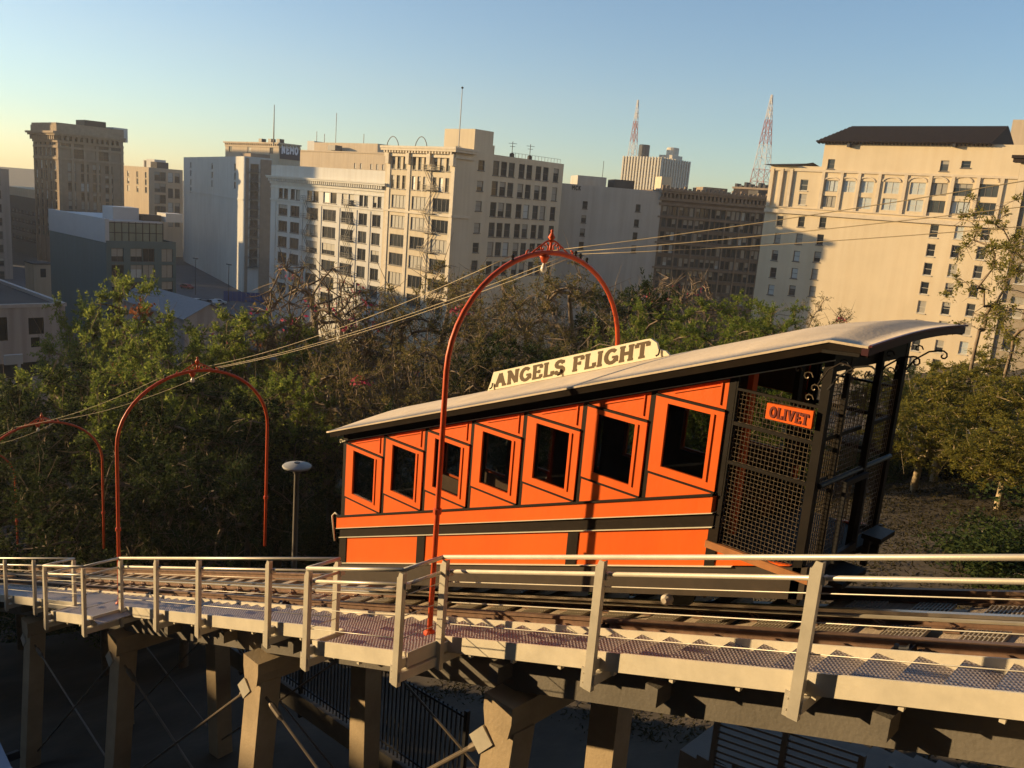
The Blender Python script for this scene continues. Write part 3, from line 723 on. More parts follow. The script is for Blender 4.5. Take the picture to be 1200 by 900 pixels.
for a, b in zip(ys_r[:-1], ys_r[1:]):
    A_ = [roof_pt(x_, y_, -.105) for x_, y_ in ((-3.05, a), (-2.72, a), (-2.72, b), (-3.05, b))]; sf.prism(A_, (0, 0, .03))
sf.build('canopy_soffit', M_BLACK, roof)
# curled brackets holding the canopy
for yy in (YN - .02, 8.6, YF + .02):
    b = MB()
    b.tube([(XE - .02, yy, -1.42), (XE + .06, yy, -1.28), (XE + .19, yy, -1.17), (XE + .3, yy, -1.14)] + [(XE + .33 + (.05 - .006 * q) * math.sin(q * .8), yy, -1.19 + (.05 - .006 * q) * math.cos(q * .8)) for q in range(8)], .009, 6)
    b.tube([(XE + .08 + (.05 - .006 * q) * math.cos(q * .8), yy, -1.16 + (.05 - .006 * q) * math.sin(q * .8)) for q in range(8)], .008, 5)
    b.build('bracket', M_IRON, car)
b = MB(); b.tube([(XE - .10, YN - .06, -1.38), (XE + .0, YN - .12, -1.22), (XE + .13, YN - .2, -1.13), (XE + .22, YN - .26, -1.13)] + [(XE + .24 + (.04 - .005 * q) * math.sin(q * .8), YN - .27, -1.17 + (.04 - .005 * q) * math.cos(q * .8)) for q in range(8)], .007, 6); b.build('bracket', M_BROWN, car)
b = MB()
for q0 in (0, .12): b.tube([(XL + .02 - q0 + (.05 - .006 * q) * math.cos(q * .8), YN + .02, wz(-.11, XL) + .02 - q0 * .2 + (.05 - .006 * q) * math.sin(q * .8)) for q in range(8)], .008, 5)
b.build('bracket', M_CREAM, car)
# roof sign
YS = 8.2
def sgp(x, y=0): return x, YS, wz(.0, x) + y
s0, s1 = -7.98, -5.16
sh = [(s0, .30), (s1, .30), (s1 - .06, .36), (s1 - .16, .40), (s1 - .19, .48), (s1 - .28, .545), (s1 - .36, .55), (s0 + .09, .55), (s0 + .07, .49), (s0 + .05, .42)]
sb = MB(); sb.prism([(x, YS, wz(w - .0, x)) for x, w in sh], (0, .035, 0)); sbo = sb.build('roof_sign', mat('sign_cream', (0.78, 0.72, 0.55), 0.6, 0, 0.05, 3), car)
letters(sbo, M_LETTER, 'ANGELS FLIGHT', lambda x, z: (-7.86 + x, YS, wz(.335, -7.86 + x) + z), .185, 2.42, .03, t=.23, ts=.15, outward=(0, -.003, 0))
for xb in (-7.89, -6.72, -5.30):
    bk = MB(); bk.tube([(xb - .012, YS - .045, wz(.318, xb)), (xb + .004, YS - .022, wz(.335, xb)), (xb + .008, YS - .016, wz(.36, xb)), (xb + .008, YS - .014, wz(.40, xb))], .010, 5); bk.build('sign_bracket', M_BROWN, sbo)

# ------------------------------------------------------------------ buildings of the city beyond the park
def glass_dark(name, col, rough): return mat(name, col, rough, 0, 0.15, 0.6, spec=0.35)
PANES = [glass_dark('window_glass', (0.02, 0.024, 0.028), 0.08), glass_dark('window_glass_grey', (0.05, 0.055, 0.055), 0.12)]
BLIND = mat('window_blind', (0.30, 0.28, 0.23), 0.6, 0, 0.1, 2.0, spec=0.6)
PBLUE = mat('sky_blue_blind', (0.42, 0.46, 0.45), 0.4, 0, 0.1, 2.0, spec=0.6)
M_FRAME = mat('window_frame_paint', (0.12, 0.11, 0.10), 0.6)
M_FRAMEW = mat('window_frame_white', (0.5, 0.47, 0.4), 0.6)
_wc = {}
def win_mesh(w, h, nx, nz, fm, fw=0.09, sill=True):
    k = (round(w, 2), round(h, 2), nx, nz, fm.name, sill)
    if k in _wc: return _wc[k]
    mb = MB(); a, b = 0.17, 0.25
    mb.box((-w / 2, a, 0), (-w / 2 + fw, b, h)); mb.box((w / 2 - fw, a, 0), (w / 2, b, h))
    mb.box((-w / 2 + fw, a, 0), (w / 2 - fw, b, fw)); mb.box((-w / 2 + fw, a, h - fw), (w / 2 - fw, b, h))
    for i in range(1, nx): x = -w / 2 + w * i / nx; mb.box((x - fw / 2, a + .01, fw), (x + fw / 2, b, h - fw))
    for j in range(1, nz): z = h * j / nz; mb.box((-w / 2 + fw, a + .02, z - fw * .4), (w / 2 - fw, b - .01, z + fw * .4))
    if sill: mb.box((-w / 2 - .12, -.14, -.16), (w / 2 + .12, .16, -.01))
    me = mb.mesh('window', fm)
    ps = []
    for pm_ in PANES + [BLIND, PBLUE]:
        p = MB(); p.add([(-w / 2, .235, 0), (w / 2, .235, 0), (w / 2, .235, h), (-w / 2, .235, h)], [(0, 1, 2, 3)])
        if pm_ is BLIND or pm_ is PBLUE:
            pme = p.mesh('pane', pm_)
        else: pme = p.mesh('pane', pm_)
        ps.append(pme)
    hb = []
    for fr_ in (0.35, 0.6):                       # half drawn blind
        p = MB(); p.box((-w / 2 + fw, .20, h * (1 - fr_)), (w / 2 - fw, .225, h - fw)); hb.append(p.mesh('blind', BLIND))
    _wc[k] = (me, ps, hb); return _wc[k]

class Bld:
    def __init__(s, name, label, u, v, dist, uL=None, uR=None, wm=None, yaw=0.0, wL=None, wR=None, zb=-40.0, roof_m=None, group=None, cat='building', parapet=0.9, parent=None, vL=None, vR=None):
        p = at_dist(u, v, dist); s.o = (p[0], p[1]); s.zt = p[2]; s.zb = zb
        c, q = math.cos(yaw), math.sin(yaw)
        s.dL = (-c, -q); s.dR = (-q, c)
        s.wL = wL if wL is not None else on_face(uL, v if vL is None else vL, s.o, s.dL)[0]
        s.wR = wR if wR is not None else on_face(uR, v if vR is None else vR, s.o, s.dR)[0]
        s.root = parent or thing(name, label, cat, (p[0], p[1], zb), group)
        s.off = Vector((p[0], p[1], zb)) if parent is None else parent.location.copy()
        s.wm = wm; s.roof_m = roof_m or M_TAR; s.parapet = parapet; s.ops = {'L': [], 'R': []}; s.wins = []
    def P(s, f, a, z, d=0.0):
        """point a metres along face f, height z, d metres outwards"""
        u = s.dL if f == 'L' else s.dR; n = s.dR if f == 'L' else s.dL
        return Vector((s.o[0] + u[0] * a - n[0] * d, s.o[1] + u[1] * a - n[1] * d, z)) - s.off
    def sz(s, f, u, v): return on_face(u, v, s.o, s.dL if f == 'L' else s.dR)
    def win(s, f, a, z, w, h, nx=1, nz=2, fm=None, pane=None, sill=True):
        """window centred at a, z"""
        W_ = s.wL if f == 'L' else s.wR
        if a - w / 2 < 0.15 or a + w / 2 > W_ - 0.15 or z + h / 2 > s.zt - .3: return
        for q in s.ops[f]:
            if q[0] < a + w / 2 and q[1] > a - w / 2 and q[2] < z + h / 2 and q[3] > z - h / 2: return
        s.ops[f].append((a - w / 2, a + w / 2, z - h / 2, z + h / 2)); s.wins.append((f, a, z - h / 2, w, h, nx, nz, fm or M_FRAME, pane, sill))
    def grid(s, f, cols, rows, w, h, **kw):
        for z in rows:
            for a in cols: s.win(f, a, z, w, h, **kw)
    def wins_build(s):
        for f, a, z, w, h, nx, nz, fm, pane, sill in s.wins:
            me, ps, hb = win_mesh(w, h, nx, nz, fm, sill=sill)
            u = s.dL if f == 'L' else s.dR; n = s.dR if f == 'L' else s.dL        # n = inward
            xa = (n[1], -n[0]); p = s.P(f, a, z)
            mw = Matrix(((xa[0], n[0], 0, p[0]), (xa[1], n[1], 0, p[1]), (0, 0, 1, p[2]), (0, 0, 0, 1)))
            o = inst('window', me, s.root, mw=mw)
            r = random.random()
            pi = pane if pane is not None else (0 if r < .5 else 1 if r < .8 else 2 if r < .93 else 3)
            inst('pane', ps[pi], o)
            if pane is None and random.random() < .28: inst('blind', random.choice(hb), o)
    def facade(s, mb, f):
        W_ = s.wL if f == 'L' else s.wR; ops = s.ops[f]; D_ = 0.25
        xs_ = sorted({0.0, W_} | {q[0] for q in ops} | {q[1] for q in ops}); zs_ = sorted({s.zb, s.zt} | {q[2] for q in ops} | {q[3] for q in ops})
        xs_ = [x for i, x in enumerate(xs_) if i == 0 or x - xs_[i - 1] > 1e-5]; zs_ = [z for i, z in enumerate(zs_) if i == 0 or z - zs_[i - 1] > 1e-5]
        for z0, z1 in zip(zs_[:-1], zs_[1:]):
            zc = (z0 + z1) / 2; run = None
            row = [q for q in ops if q[2] < zc < q[3]]
            for x0, x1 in zip(xs_[:-1], xs_[1:]):
                xc = (x0 + x1) / 2; hole = any(q[0] < xc < q[1] for q in row)
                if hole:
                    if run is not None: mb.add([s.P(f, run, z0), s.P(f, x0, z0), s.P(f, x0, z1), s.P(f, run, z1)], [(0, 1, 2, 3)]); run = None
                elif run is None: run = x0
            if run is not None: mb.add([s.P(f, run, z0), s.P(f, W_, z0), s.P(f, W_, z1), s.P(f, run, z1)], [(0, 1, 2, 3)])
        for a0, a1, z0, z1 in ops:
            c = [s.P(f, a0, z0), s.P(f, a1, z0), s.P(f, a1, z1), s.P(f, a0, z1)]; e = [s.P(f, a0, z0, -D_), s.P(f, a1, z0, -D_), s.P(f, a1, z1, -D_), s.P(f, a0, z1, -D_)]
            for i in range(4): mb.add([c[i], c[(i + 1) % 4], e[(i + 1) % 4], e[i]], [(0, 1, 2, 3)])
    def pt(s, a, b, z):   # a along L, b along R
        return Vector((s.o[0] + s.dL[0] * a + s.dR[0] * b, s.o[1] + s.dL[1] * a + s.dR[1] * b, z)) - s.off
    def build(s):
        mb = MB(); s.facade(mb, 'L'); s.facade(mb, 'R')
        a, b = s.wL, s.wR
        mb.add([s.pt(a, 0, s.zb), s.pt(a, b, s.zb), s.pt(a, b, s.zt), s.pt(a, 0, s.zt)], [(0, 1, 2, 3)])
        mb.add([s.pt(0, b, s.zb), s.pt(a, b, s.zb), s.pt(a, b, s.zt), s.pt(0, b, s.zt)], [(0, 1, 2, 3)])
        t = 0.3; zr = s.zt - s.parapet                 # parapet top and inner faces
        O = [(0, 0), (a, 0), (a, b), (0, b)]; I = [(t, t), (a - t, t), (a - t, b - t), (t, b - t)]
        for i in range(4):
            j = (i + 1) % 4
            mb.add([s.pt(*O[i], s.zt), s.pt(*O[j], s.zt), s.pt(*I[j], s.zt), s.pt(*I[i], s.zt)], [(0, 1, 2, 3)])
            mb.add([s.pt(*I[i], s.zt), s.pt(*I[j], s.zt), s.pt(*I[j], zr), s.pt(*I[i], zr)], [(0, 1, 2, 3)])
        mb.build('wall', s.wm, s.root)
        rb = MB(); rb.add([s.pt(*q, zr) for q in I], [(0, 1, 2, 3)]); rb.build('roof', s.roof_m, s.root)
        s.wins_build()
        return s
    def slab(s, f, a0, a1, z0, z1, d, name, m, d0=-0.0, parent=None):
        """a block standing out of face f"""
        mb = MB(); c = [s.P(f, a0, z0, -d0 - .02), s.P(f, a1, z0, -d0 - .02), s.P(f, a1, z0, d), s.P(f, a0, z0, d)]
        mb.prism(c, (0, 0, z1 - z0)); return mb.build(name, m, parent or s.root)
    def cornice(s, z, steps, m, faces='LR', name='cornice', dent=None):
        for f in faces:
            W_ = s.wL if f == 'L' else s.wR; mb = MB()
            for z0, z1, d in steps:
                e = d if f == 'L' else 0.003
                c = [s.P(f, -e, z + z0, -.02), s.P(f, W_ + e * .5, z + z0, -.02), s.P(f, W_ + e * .5, z + z0, d), s.P(f, -e, z + z0, d)]
                mb.prism(c, (0, 0, z1 - z0))
            o = mb.build(name, m, s.root)
            if dent:
                z0, z1, d, w, step = dent; mb = MB(); a = step / 2
                while a < W_:
                    c = [s.P(f, a - w / 2, z + z0, -.01), s.P(f, a + w / 2, z + z0, -.01), s.P(f, a + w / 2, z + z0, d), s.P(f, a - w / 2, z + z0, d)]; mb.prism(c, (0, 0, z1 - z0)); a += step
                mb.build('dentils', m, o, kind='stuff')
    def block(s, a0, a1, b0, b1, z0, z1, name, m):
        mb = MB(); mb.prism([s.pt(a0, b0, z0), s.pt(a1, b0, z0), s.pt(a1, b1, z0), s.pt(a0, b1, z0)], (0, 0, z1 - z0)); return mb.build(name, m, s.root)
    def fire_escape(s, f, a, w, zs_, m, d=1.1):
        o = None
        mb = MB()
        for i, z in enumerate(zs_):
            c = [s.P(f, a - w / 2, z, .03), s.P(f, a + w / 2, z, .03), s.P(f, a + w / 2, z, d), s.P(f, a - w / 2, z, d)]; mb.prism(c, (0, 0, .08))
            for zz in (.5, 1.0):
                mb.bar(s.P(f, a - w / 2, z + zz, d), s.P(f, a + w / 2, z + zz, d), .07)
                for aa in (a - w / 2, a + w / 2): mb.bar(s.P(f, aa, z + zz, .03), s.P(f, aa, z + zz, d), .07)
            k = 0
            while k <= 6: aa = a - w / 2 + w * k / 6; mb.bar(s.P(f, aa, z + .08, d), s.P(f, aa, z + 1.0, d), .05); k += 1
            if i: 
                sg = 1 if i % 2 else -1
                for dd in (.3, .8): mb.bar(s.P(f, a - sg * w * .35, z + .08, dd), s.P(f, a + sg * w * .35, zs_[i - 1], dd), .09)
        return mb.build('fire_escape', m, s.root, kind='stuff')

def zrow(b, f, pts): return [b.sz(f, *p)[1] for p in pts]
def acol(b, f, pts): return [b.sz(f, *p)[0] for p in pts]

# --- cream corner building in the middle
C_ = lambda x, y: (440 + x / 3.75, 90 + y / 3.75)
M_CREAMW = plaster('cream_stucco', (0.62, 0.53, 0.38), 0.08)
M_TRIM = mat('cream_terracotta', (0.62, 0.54, 0.41), 0.8, 0, 0.12, 1.0)
B = cen = Bld('corner_building', 'cream corner building with triple windows, bracketed cornice and flagpole, centre of the skyline', 534, 184, 172, 452.5, 661, M_CREAMW, vL=180, vR=192)
B.zt = B.sz('L', 534, 175)[1]
zr = zrow(B, 'L', [C_(100, y) for y in (375, 462)]); zr += zrow(B, 'L', [C_(97, y) for y in (547, 637, 720, 803, 888, 970)])
for (x0, x1), (w0, w1) in (((67, 141), (64, 131)), ((158, 233), (152, 226)), ((250, 334), (244, 323))):
    a0, a1 = acol(B, 'L', [C_(x0, 380), C_(x1, 380)]); w = abs(a0 - a1)
    for k in (1 / 6, .5, 5 / 6): B.grid('L', [a1 + (a0 - a1) * k], zr[:2], w / 3 - .75, 2.75, nx=1, nz=2)
    a0, a1 = acol(B, 'L', [C_(w0, 637), C_(w1, 637)])
    
    for z in zr[2:]: B.win('L', (a0 + a1) / 2, z, abs(a0 - a1) - .3, 2.6, nx=4, nz=1, pane=random.choice((0, 2, 2, 1)))
D6 = lambda x, y: (540 + x / 5, 140 + y / 5)
zR = zrow(B, 'R', [D6(207, y) for y in (285, 405, 528, 647, 760, 872)])
cR = acol(B, 'R', [D6(207, 282), D6(253, 287), D6(298, 291), D6(357, 298), D6(402, 303), D6(455, 310), D6(498, 315), D6(558, 322)])
B.grid('R', cR, zR, 1.75, 2.9, nx=1, nz=2)
B.grid('R', acol(B, 'R', [D6(121, 268)]), zrow(B, 'R', [D6(112, y) for y in (268, 390, 508, 637, 752, 855)]), 1.75, 2.0, nx=1, nz=2)
B.build()
B.cornice(B.zt, [(-1.7, -1.0, .35), (-.55, -.1, 1.1), (-.1, .35, 1.25)], M_TRIM, 'L', dent=(-1.0, -.55, .95, .45, .9))
mb = MB()
for z0, z1, d in ((-1.7, -1.0, .35), (-.55, -.1, 1.1), (-.1, .35, 1.25)):
    mb.prism([B.P('R', 0.02, B.zt + z0, -.02), B.P('R', 5.0, B.zt + z0, -.02), B.P('R', 5.0, B.zt + z0, d), B.P('R', 0.02, B.zt + z0, d)], (0, 0, z1 - z0))
mb.build('cornice', M_TRIM, B.root)
zc = B.sz('L', *C_(200, 597))[1]
B.slab('L', -.2, B.wL, zc - .35, zc + .1, .35, 'string_course', M_TRIM); B.slab('R', 0.01, 4.6, zc - .35, zc + .1, .3, 'string_course', M_TRIM)
for x in (60, 148, 240, 343):                       # flat pilasters with console brackets
    a = B.sz('L', *C_(x, 420))[0]
    B.slab('L', a - .5, a + .5, B.zb, B.zt - 1.7, .18, 'pilaster', M_TRIM)
    b = B.slab('L', a - .55, a + .55, B.zt - 3.2, B.zt - 1.0, .8, 'console', M_TRIM)
a = B.sz('L', *C_(240, 640))[0]
B.fire_escape('L', a + .4, 4.2, [B.sz('L', *C_(225, y))[1] for y in (410, 497, 600, 685, 770, 855)], mat('fire_escape_paint', (0.33, 0.28, 0.20), 0.7))
ph = Bld('', '', 557, 151, 176, parent=B.root, wm=M_CREAMW, wL=9.0, uR=579, vR=152, parapet=.3); ph.zb = B.zt - .9; ph.build()
B.block(8, 14, 3, 4.2, B.zt - .9, B.zt + .7, 'roof_shed', M_TRIM)
B.block(2, 10, 9.0, 12.5, B.zt - .9, B.zt + 1.9, 'stair_head', M_CREAMW)
ppo = at_dist(537, 178, 176); pp2 = at_dist(539, 104, 176)
MB().tube([(ppo[0] - B.off[0], ppo[1] - B.off[1], B.zt - .9 - B.off[2]), (ppo[0] - B.off[0], ppo[1] - B.off[1], pp2[2] - B.off[2])], [.13, .07], 6).build('flagpole', mat('pole_grey', (0.3, 0.3, 0.3), .5), B.root)
MB().lathe((ppo[0] - B.off[0], ppo[1] - B.off[1], pp2[2] - B.off[2]), [(.05, 0), (.25, .15), (.25, .3), (.05, .45)], 8).build('pole_ball', M_IRON, B.root)
for x in (60, 185):                                 # hooped pipes on the roof edge
    p0 = B.P('L', B.sz('L', *C_(x - 28, 280))[0], B.zt, -1); p1 = B.P('L', B.sz('L', *C_(x + 28, 280))[0], B.zt, -1)
    MB().tube([p0 + (p1 - p0) * t + Vector((0, 0, 2.4 * math.sin(math.pi * t) ** .6 if 0 < t < 1 else 0)) for t in [i / 10 for i in range(11)]], .09, 6).build('roof_hoop', M_IRON, B.root)
for x in (320, 425):
    p = B.P('R', B.sz('R', *D6(x, 205))[0], B.zt, -1); an = MB(); an.tube([p, p + Vector((0, 0, 3.2))], .07, 5); an.bar(p + Vector((-.6, -.6, 2.8)), p + Vector((.6, .6, 2.8)), .08); an.bar(p + Vector((-.4, -.4, 2.2)), p + Vector((.4, .4, 2.2)), .08); an.lathe(tuple(p), [(.5, 0), (.5, .7), (.2, .9)], 8); an.build('roof_antenna', M_IRON, B.root)
mb = MB(); zz = B.zt
for k in range(16): a = 16 + k * (B.wR - 17) / 15; mb.bar(B.P('R', a, zz, -.3), B.P('R', a, zz + .9, -.3), .06)
mb.bar(B.P('R', 16, zz + .9, -.3), B.P('R', B.wR - 1, zz + .9, -.3), .06); mb.build('roof_rail', M_FRAME, B.root)

# --- white office block left of it
E4 = lambda x, y: (310 + x / 4.74, 150 + y / 4.74)
M_WHITEW = plaster('white_stucco', (0.62, 0.60, 0.54), 0.08)
dB = cen.P('L', cen.wL + .4, 0) + cen.off
B = b2 = Bld('office_building', 'pale seven-bay office block with dentil cornice left of the cream corner building', 452.4, 203, math.hypot(dB[0], dB[1]), 318, None, M_WHITEW, wR=22, vL=193)
B.zt = B.sz('L', *E4(60, 205))[1]
zr = zrow(B, 'L', [E4(102, y) for y in (360, 455, 545, 632, 720, 806, 890)])
for x0, x1, pr in ((76, 127, 2), (142, 194, 2), (233, 297, 1), (322, 397, 2), (424, 494, 2), (521, 570, 2), (596, 645, 2)):
    y = 455 + (x0 - 76) * .095
    a0, a1 = acol(B, 'L', [E4(x0, y), E4(x1, y)]); w = abs(a0 - a1); ac = (a0 + a1) / 2
    B.grid('L', [ac - w * .27, ac + w * .27], zr[:1], w * .44, 2.7, nx=1, nz=1)
    B.grid('L', [ac], zr[1:], w - .15, 2.6, nx=2 + (w > 3.4), nz=1)
B.build()
z0 = B.sz('L', *E4(350, 300))[1]
B.cornice(z0, [(-1.3, -.7, .3), (0, .35, 1.1), (.35, .6, 1.3)], M_WHITEW, 'L', dent=(-.7, 0, .9, .4, .8))
for yy, d in ((400, .25), (330, .2)):
    z = B.sz('L', *E4(102, yy - 0))[1]; B.slab('L', 0, B.wL, z - .2, z + .12, d, 'string_course', M_WHITEW)
for x in (58, 208, 310, 412, 507, 583, 662):
    a = B.sz('L', *E4(x, 540))[0]; B.slab('L', a - .3, a + .3, B.zb, zr[0] - 2.2, .14, 'pilaster', M_WHITEW)
a = B.sz('L', *E4(245, 540))[0]
mfe = mat('dark_fire_escape', (0.10, 0.10, 0.10), .6)
B.fire_escape('L', a, 4.0, [z - 1.2 for z in zr[:5]], mfe); a = B.sz('L', *E4(470, 540))[0]; B.fire_escape('L', a, 3.6, [z - 1.2 for z in zr[:5]], mfe)

# --- white blank-sided building with tan corner
G3 = lambda x, y: (205 + x / 3.913, 110 + y / 3.913)
M_BLANK = plaster('white_blank_wall', (0.56, 0.55, 0.50), 0.09)
B = wht = Bld('blank_wall_building', 'tall building with a white blank side wall and few small windows, tan fire escape side', 287, 183, 286, 215, 319, M_BLANK, yaw=math.radians(-16), vL=181, vR=187)
for x, ys_ in ((72, (325, 362, 403, 440)), (170, (330, 370, 410)), (275, (335, 376, 418))):
    B.grid('L', [B.sz('L', *G3(x, ys_[0]))[0]], zrow(B, 'L', [G3(x, y) for y in ys_]), 2.4, 2.0, nx=3, nz=1)
zr = zrow(B, 'R', [G3(365, y) for y in (340, 383, 424, 465, 510, 552, 597, 640, 685, 730, 775)])
ar = acol(B, 'R', [G3(365, 340)])
B.grid('R', ar, zr, 2.6, 2.4, nx=2, nz=1)
B.build()
mt = mat('tan_brick', (0.30, 0.22, 0.155), .9, 0, .15, .8)
for k, (a0, a1) in enumerate(((0.3, ar[0] - 1.8), (ar[0] + 1.8, B.wR - .2))): B.slab('R', a0, a1, B.zb, B.zt - .5, .18, 'brick_panel', mt)
B.fire_escape('R', ar[0], 3.2, [z - 1.3 for z in zr], mfe, 1.3)
B.slab('L', 0, B.wL, B.sz('L', *G3(240, 474))[1] - .2, B.sz('L', *G3(240, 474))[1] + .15, .2, 'string_course', M_BLANK)
B.block(1, 14, 2, 8, B.zt - 1, B.zt + 1.1, 'roof_curb', mt)

# --- sunlit block behind with painted sign
M_SUNT = plaster('tan_stucco', (0.52, 0.42, 0.29), 0.1)
B = Bld('loft_building', 'sunlit tan loft block with a white lettered roof sign, rising behind the white building', 327, 168, 345, 264, 352, M_SUNT, vL=162, vR=172)
B.grid('L', acol(B, 'L', [(292, 172), (318, 172), (270, 168)]), [B.sz('L', 292, 175)[1]], 2.6, 2.4, nx=2, nz=1)
B.build(); B.cornice(B.zt, [(-1.6, -.9, .25), (-.3, .25, .8)], M_SUNT, 'LR', dent=(-.9, -.3, .6, .6, 1.5))
z0 = B.sz('R', 330, 184)[1]; z1 = B.sz('R', 330, 169)[1]; h = (z1 - z0)
sg = B.slab('R', .4, B.wR - .3, z0 - h * .15, z1 + .3, .2, 'sign_panel', mat('sign_black', (0.035, 0.03, 0.05), .7))
lt = MB(); n_ = B.dL
lettering(lt, 'NEMO', lambda x, z: B.P('R', .9 + x, z0 + h * .28 + z, .2), h * .66, t=.26, ts=.2, gap=.12, outward=(-n_[0] * .05, -n_[1] * .05, 0), width=B.wR - 2)
lt.build('lettering', mat('sign_white', (0.75, 0.74, 0.78), .7), sg, kind='stuff')
for a in (3, 9, 16): B.block(a, a + 2.2, 2, 4, B.zt - .9, B.zt + 1.8, 'roof_tank', M_IRON)
pp = at_dist(323, 178, 344); pz = at_dist(323, 123, 344)[2]
MB().tube([(pp[0] - B.off[0], pp[1] - B.off[1] - 1, B.zt - 1 - B.off[2]), (pp[0] - B.off[0], pp[1] - B.off[1] - 1, pz - B.off[2])], [.28, .12], 6).build('flagpole', M_IRON, B.root)
# --- long tan mass behind the office block
B = Bld('stepped_building', 'long tan stepped block behind the pale office block, with a plant tower on its roof', 452, 190, 395, 332, None, M_SUNT, wR=25, vL=168)
B.zt = B.sz('L', 400, 178)[1]
B.grid('L', acol(B, 'L', [(416, 194), (423, 194), (435, 196), (442, 196), (449, 196)]), [B.sz('L', 430, 195)[1]], 1.5, 2.4, nx=1, nz=1, pane=2)
B.build(); B.cornice(B.zt, [(-.3, .3, .4)], M_SUNT, 'LR')
u0 = B.sz('L', 430, 170)[0]; u1 = B.sz('L', 356, 163)[0]; zt2 = B.sz('L', 395, 166)[1]
B.block(u0, u1, 6, 16, B.zt - .9, zt2, 'penthouse', M_SUNT); B.block(u1, u1 + 6, 6, 12, B.zt - .9, zt2 + .6, 'stair_head', M_WHITEW)
for uu, vv in ((380, 130), (366, 155), (412, 155), (357, 152)):
    a, z = B.sz('L', uu, vv); mb = MB(); mb.bar(B.P('L', a, B.zt, -7), B.P('L', a, z, -7), .22); mb.build('mast', M_IRON, B.root)
a = B.sz('L', 388, 180)[0]; mb = MB(); mb.box(tuple(B.P('L', a - 3, B.zt + .6, 0)), tuple(B.P('L', a + 3, B.zt + 3, -4))); mb.build('roof_hoist', M_IRON, B.root)

# --- ornate brown tower far left
T1 = lambda x, y: (20 + x / 6, 120 + y / 6)
M_BRN = mat('brown_brick', (0.25, 0.185, 0.125), .9, 0, .18, .5)
M_BRNT = mat('brown_terracotta', (0.30, 0.225, 0.15), .85, 0, .2, .8)
B = twr = Bld('ornate_tower', 'brown twelve-storey tower with heavy projecting cornice and arched top windows, far left', 68, 155, 330, 39, 144, M_BRN, vL=153, vR=163)
zr = zrow(B, 'R', [T1(340, y) for y in (282, 355, 452, 522, 590, 655, 720, 790, 855, 920)])
for x in (340, 432, 517, 605, 690):
    a = B.sz('R', *T1(x, 290))[0]
    B.win('R', a, zr[0], 4.0, 3.2, nx=2, nz=2, sill=False); B.win('R', a, zr[1], 4.4, 3.3, nx=2, nz=2)
    B.grid('R', [a - 1.75, a + 1.75], zr[2:], 2.6, 2.7, nx=1, nz=2)
zl = zrow(B, 'L', [T1(197, y) for y in (265, 342, 435, 505, 578, 645, 708, 775, 840, 905)])
cl = acol(B, 'L', [T1(x, 265) for x in (130, 163, 197, 230, 262)])
B.grid('L', cl, zl, 1.9, 2.8, nx=1, nz=2)
B.build()
B.cornice(B.zt, [(-3.2, -2.4, .5), (-1.0, -.4, 1.8), (-.4, .3, 2.4), (.3, 2.4, .8)], M_BRNT, 'LR', dent=(-2.4, -1.0, 1.3, .8, 1.7))
for yy in (325, 405): z = B.sz('R', *T1(430, yy))[1]; B.slab('R', 0, B.wR, z - .35, z + .35, .45, 'string_course', M_BRNT); B.slab('L', -.4, B.wL, z - .35, z + .35, .44, 'string_course', M_BRNT)
for x in (295, 385, 473, 560, 648, 735):
    a = B.sz('R', *T1(x, 290))[0]; B.slab('R', max(.02, a - .45), a + .45, B.zb, B.zt - 3.3, .25, 'pilaster', M_BRNT)
for x in (340, 432, 517, 605, 690):                # arched heads
    a = B.sz('R', *T1(x, 290))[0]; mb = MB(); pts = [B.P('R', a + 1.75 * math.cos(t), zr[0] + 1.0 + 1.9 * math.sin(t), .15) for t in [math.pi * i / 10 for i in range(11)]]
    for p, q in zip(pts[:-1], pts[1:]): mb.bar(p, q, .45, .3)
    mb.build('arch_moulding', M_BRNT, B.root)
for a in (-.2,) + tuple((cl[i] + cl[i + 1]) / 2 for i in range(4)) + (B.wL - .5,): B.slab('L', a, a + .5, B.zb, B.zt - 3.3, .28, 'pilaster', M_BRNT)
mb = MB()
for i in range(22):
    for f, W_ in (('R', B.wR), ('L', B.wL)):
        a = (i + .5) / 22 * W_; mb.prism([B.P(f, a - .5, B.zt + 2.4, 0), B.P(f, a + .5, B.zt + 2.4, 0), B.P(f, a + .5, B.zt + 2.4, .6), B.P(f, a - .5, B.zt + 2.4, .6)], (0, 0, .7))
mb.build('roof_cresting', M_BRNT, B.root, kind='stuff')
B.block(4, 12, 10, 17, B.zt - .9, B.zt + 5.2, 'plant_room', M_IRON); B.block(3, 11, 19, 24, B.zt - .9, B.zt + 3.8, 'lift_house', M_WHITEW)

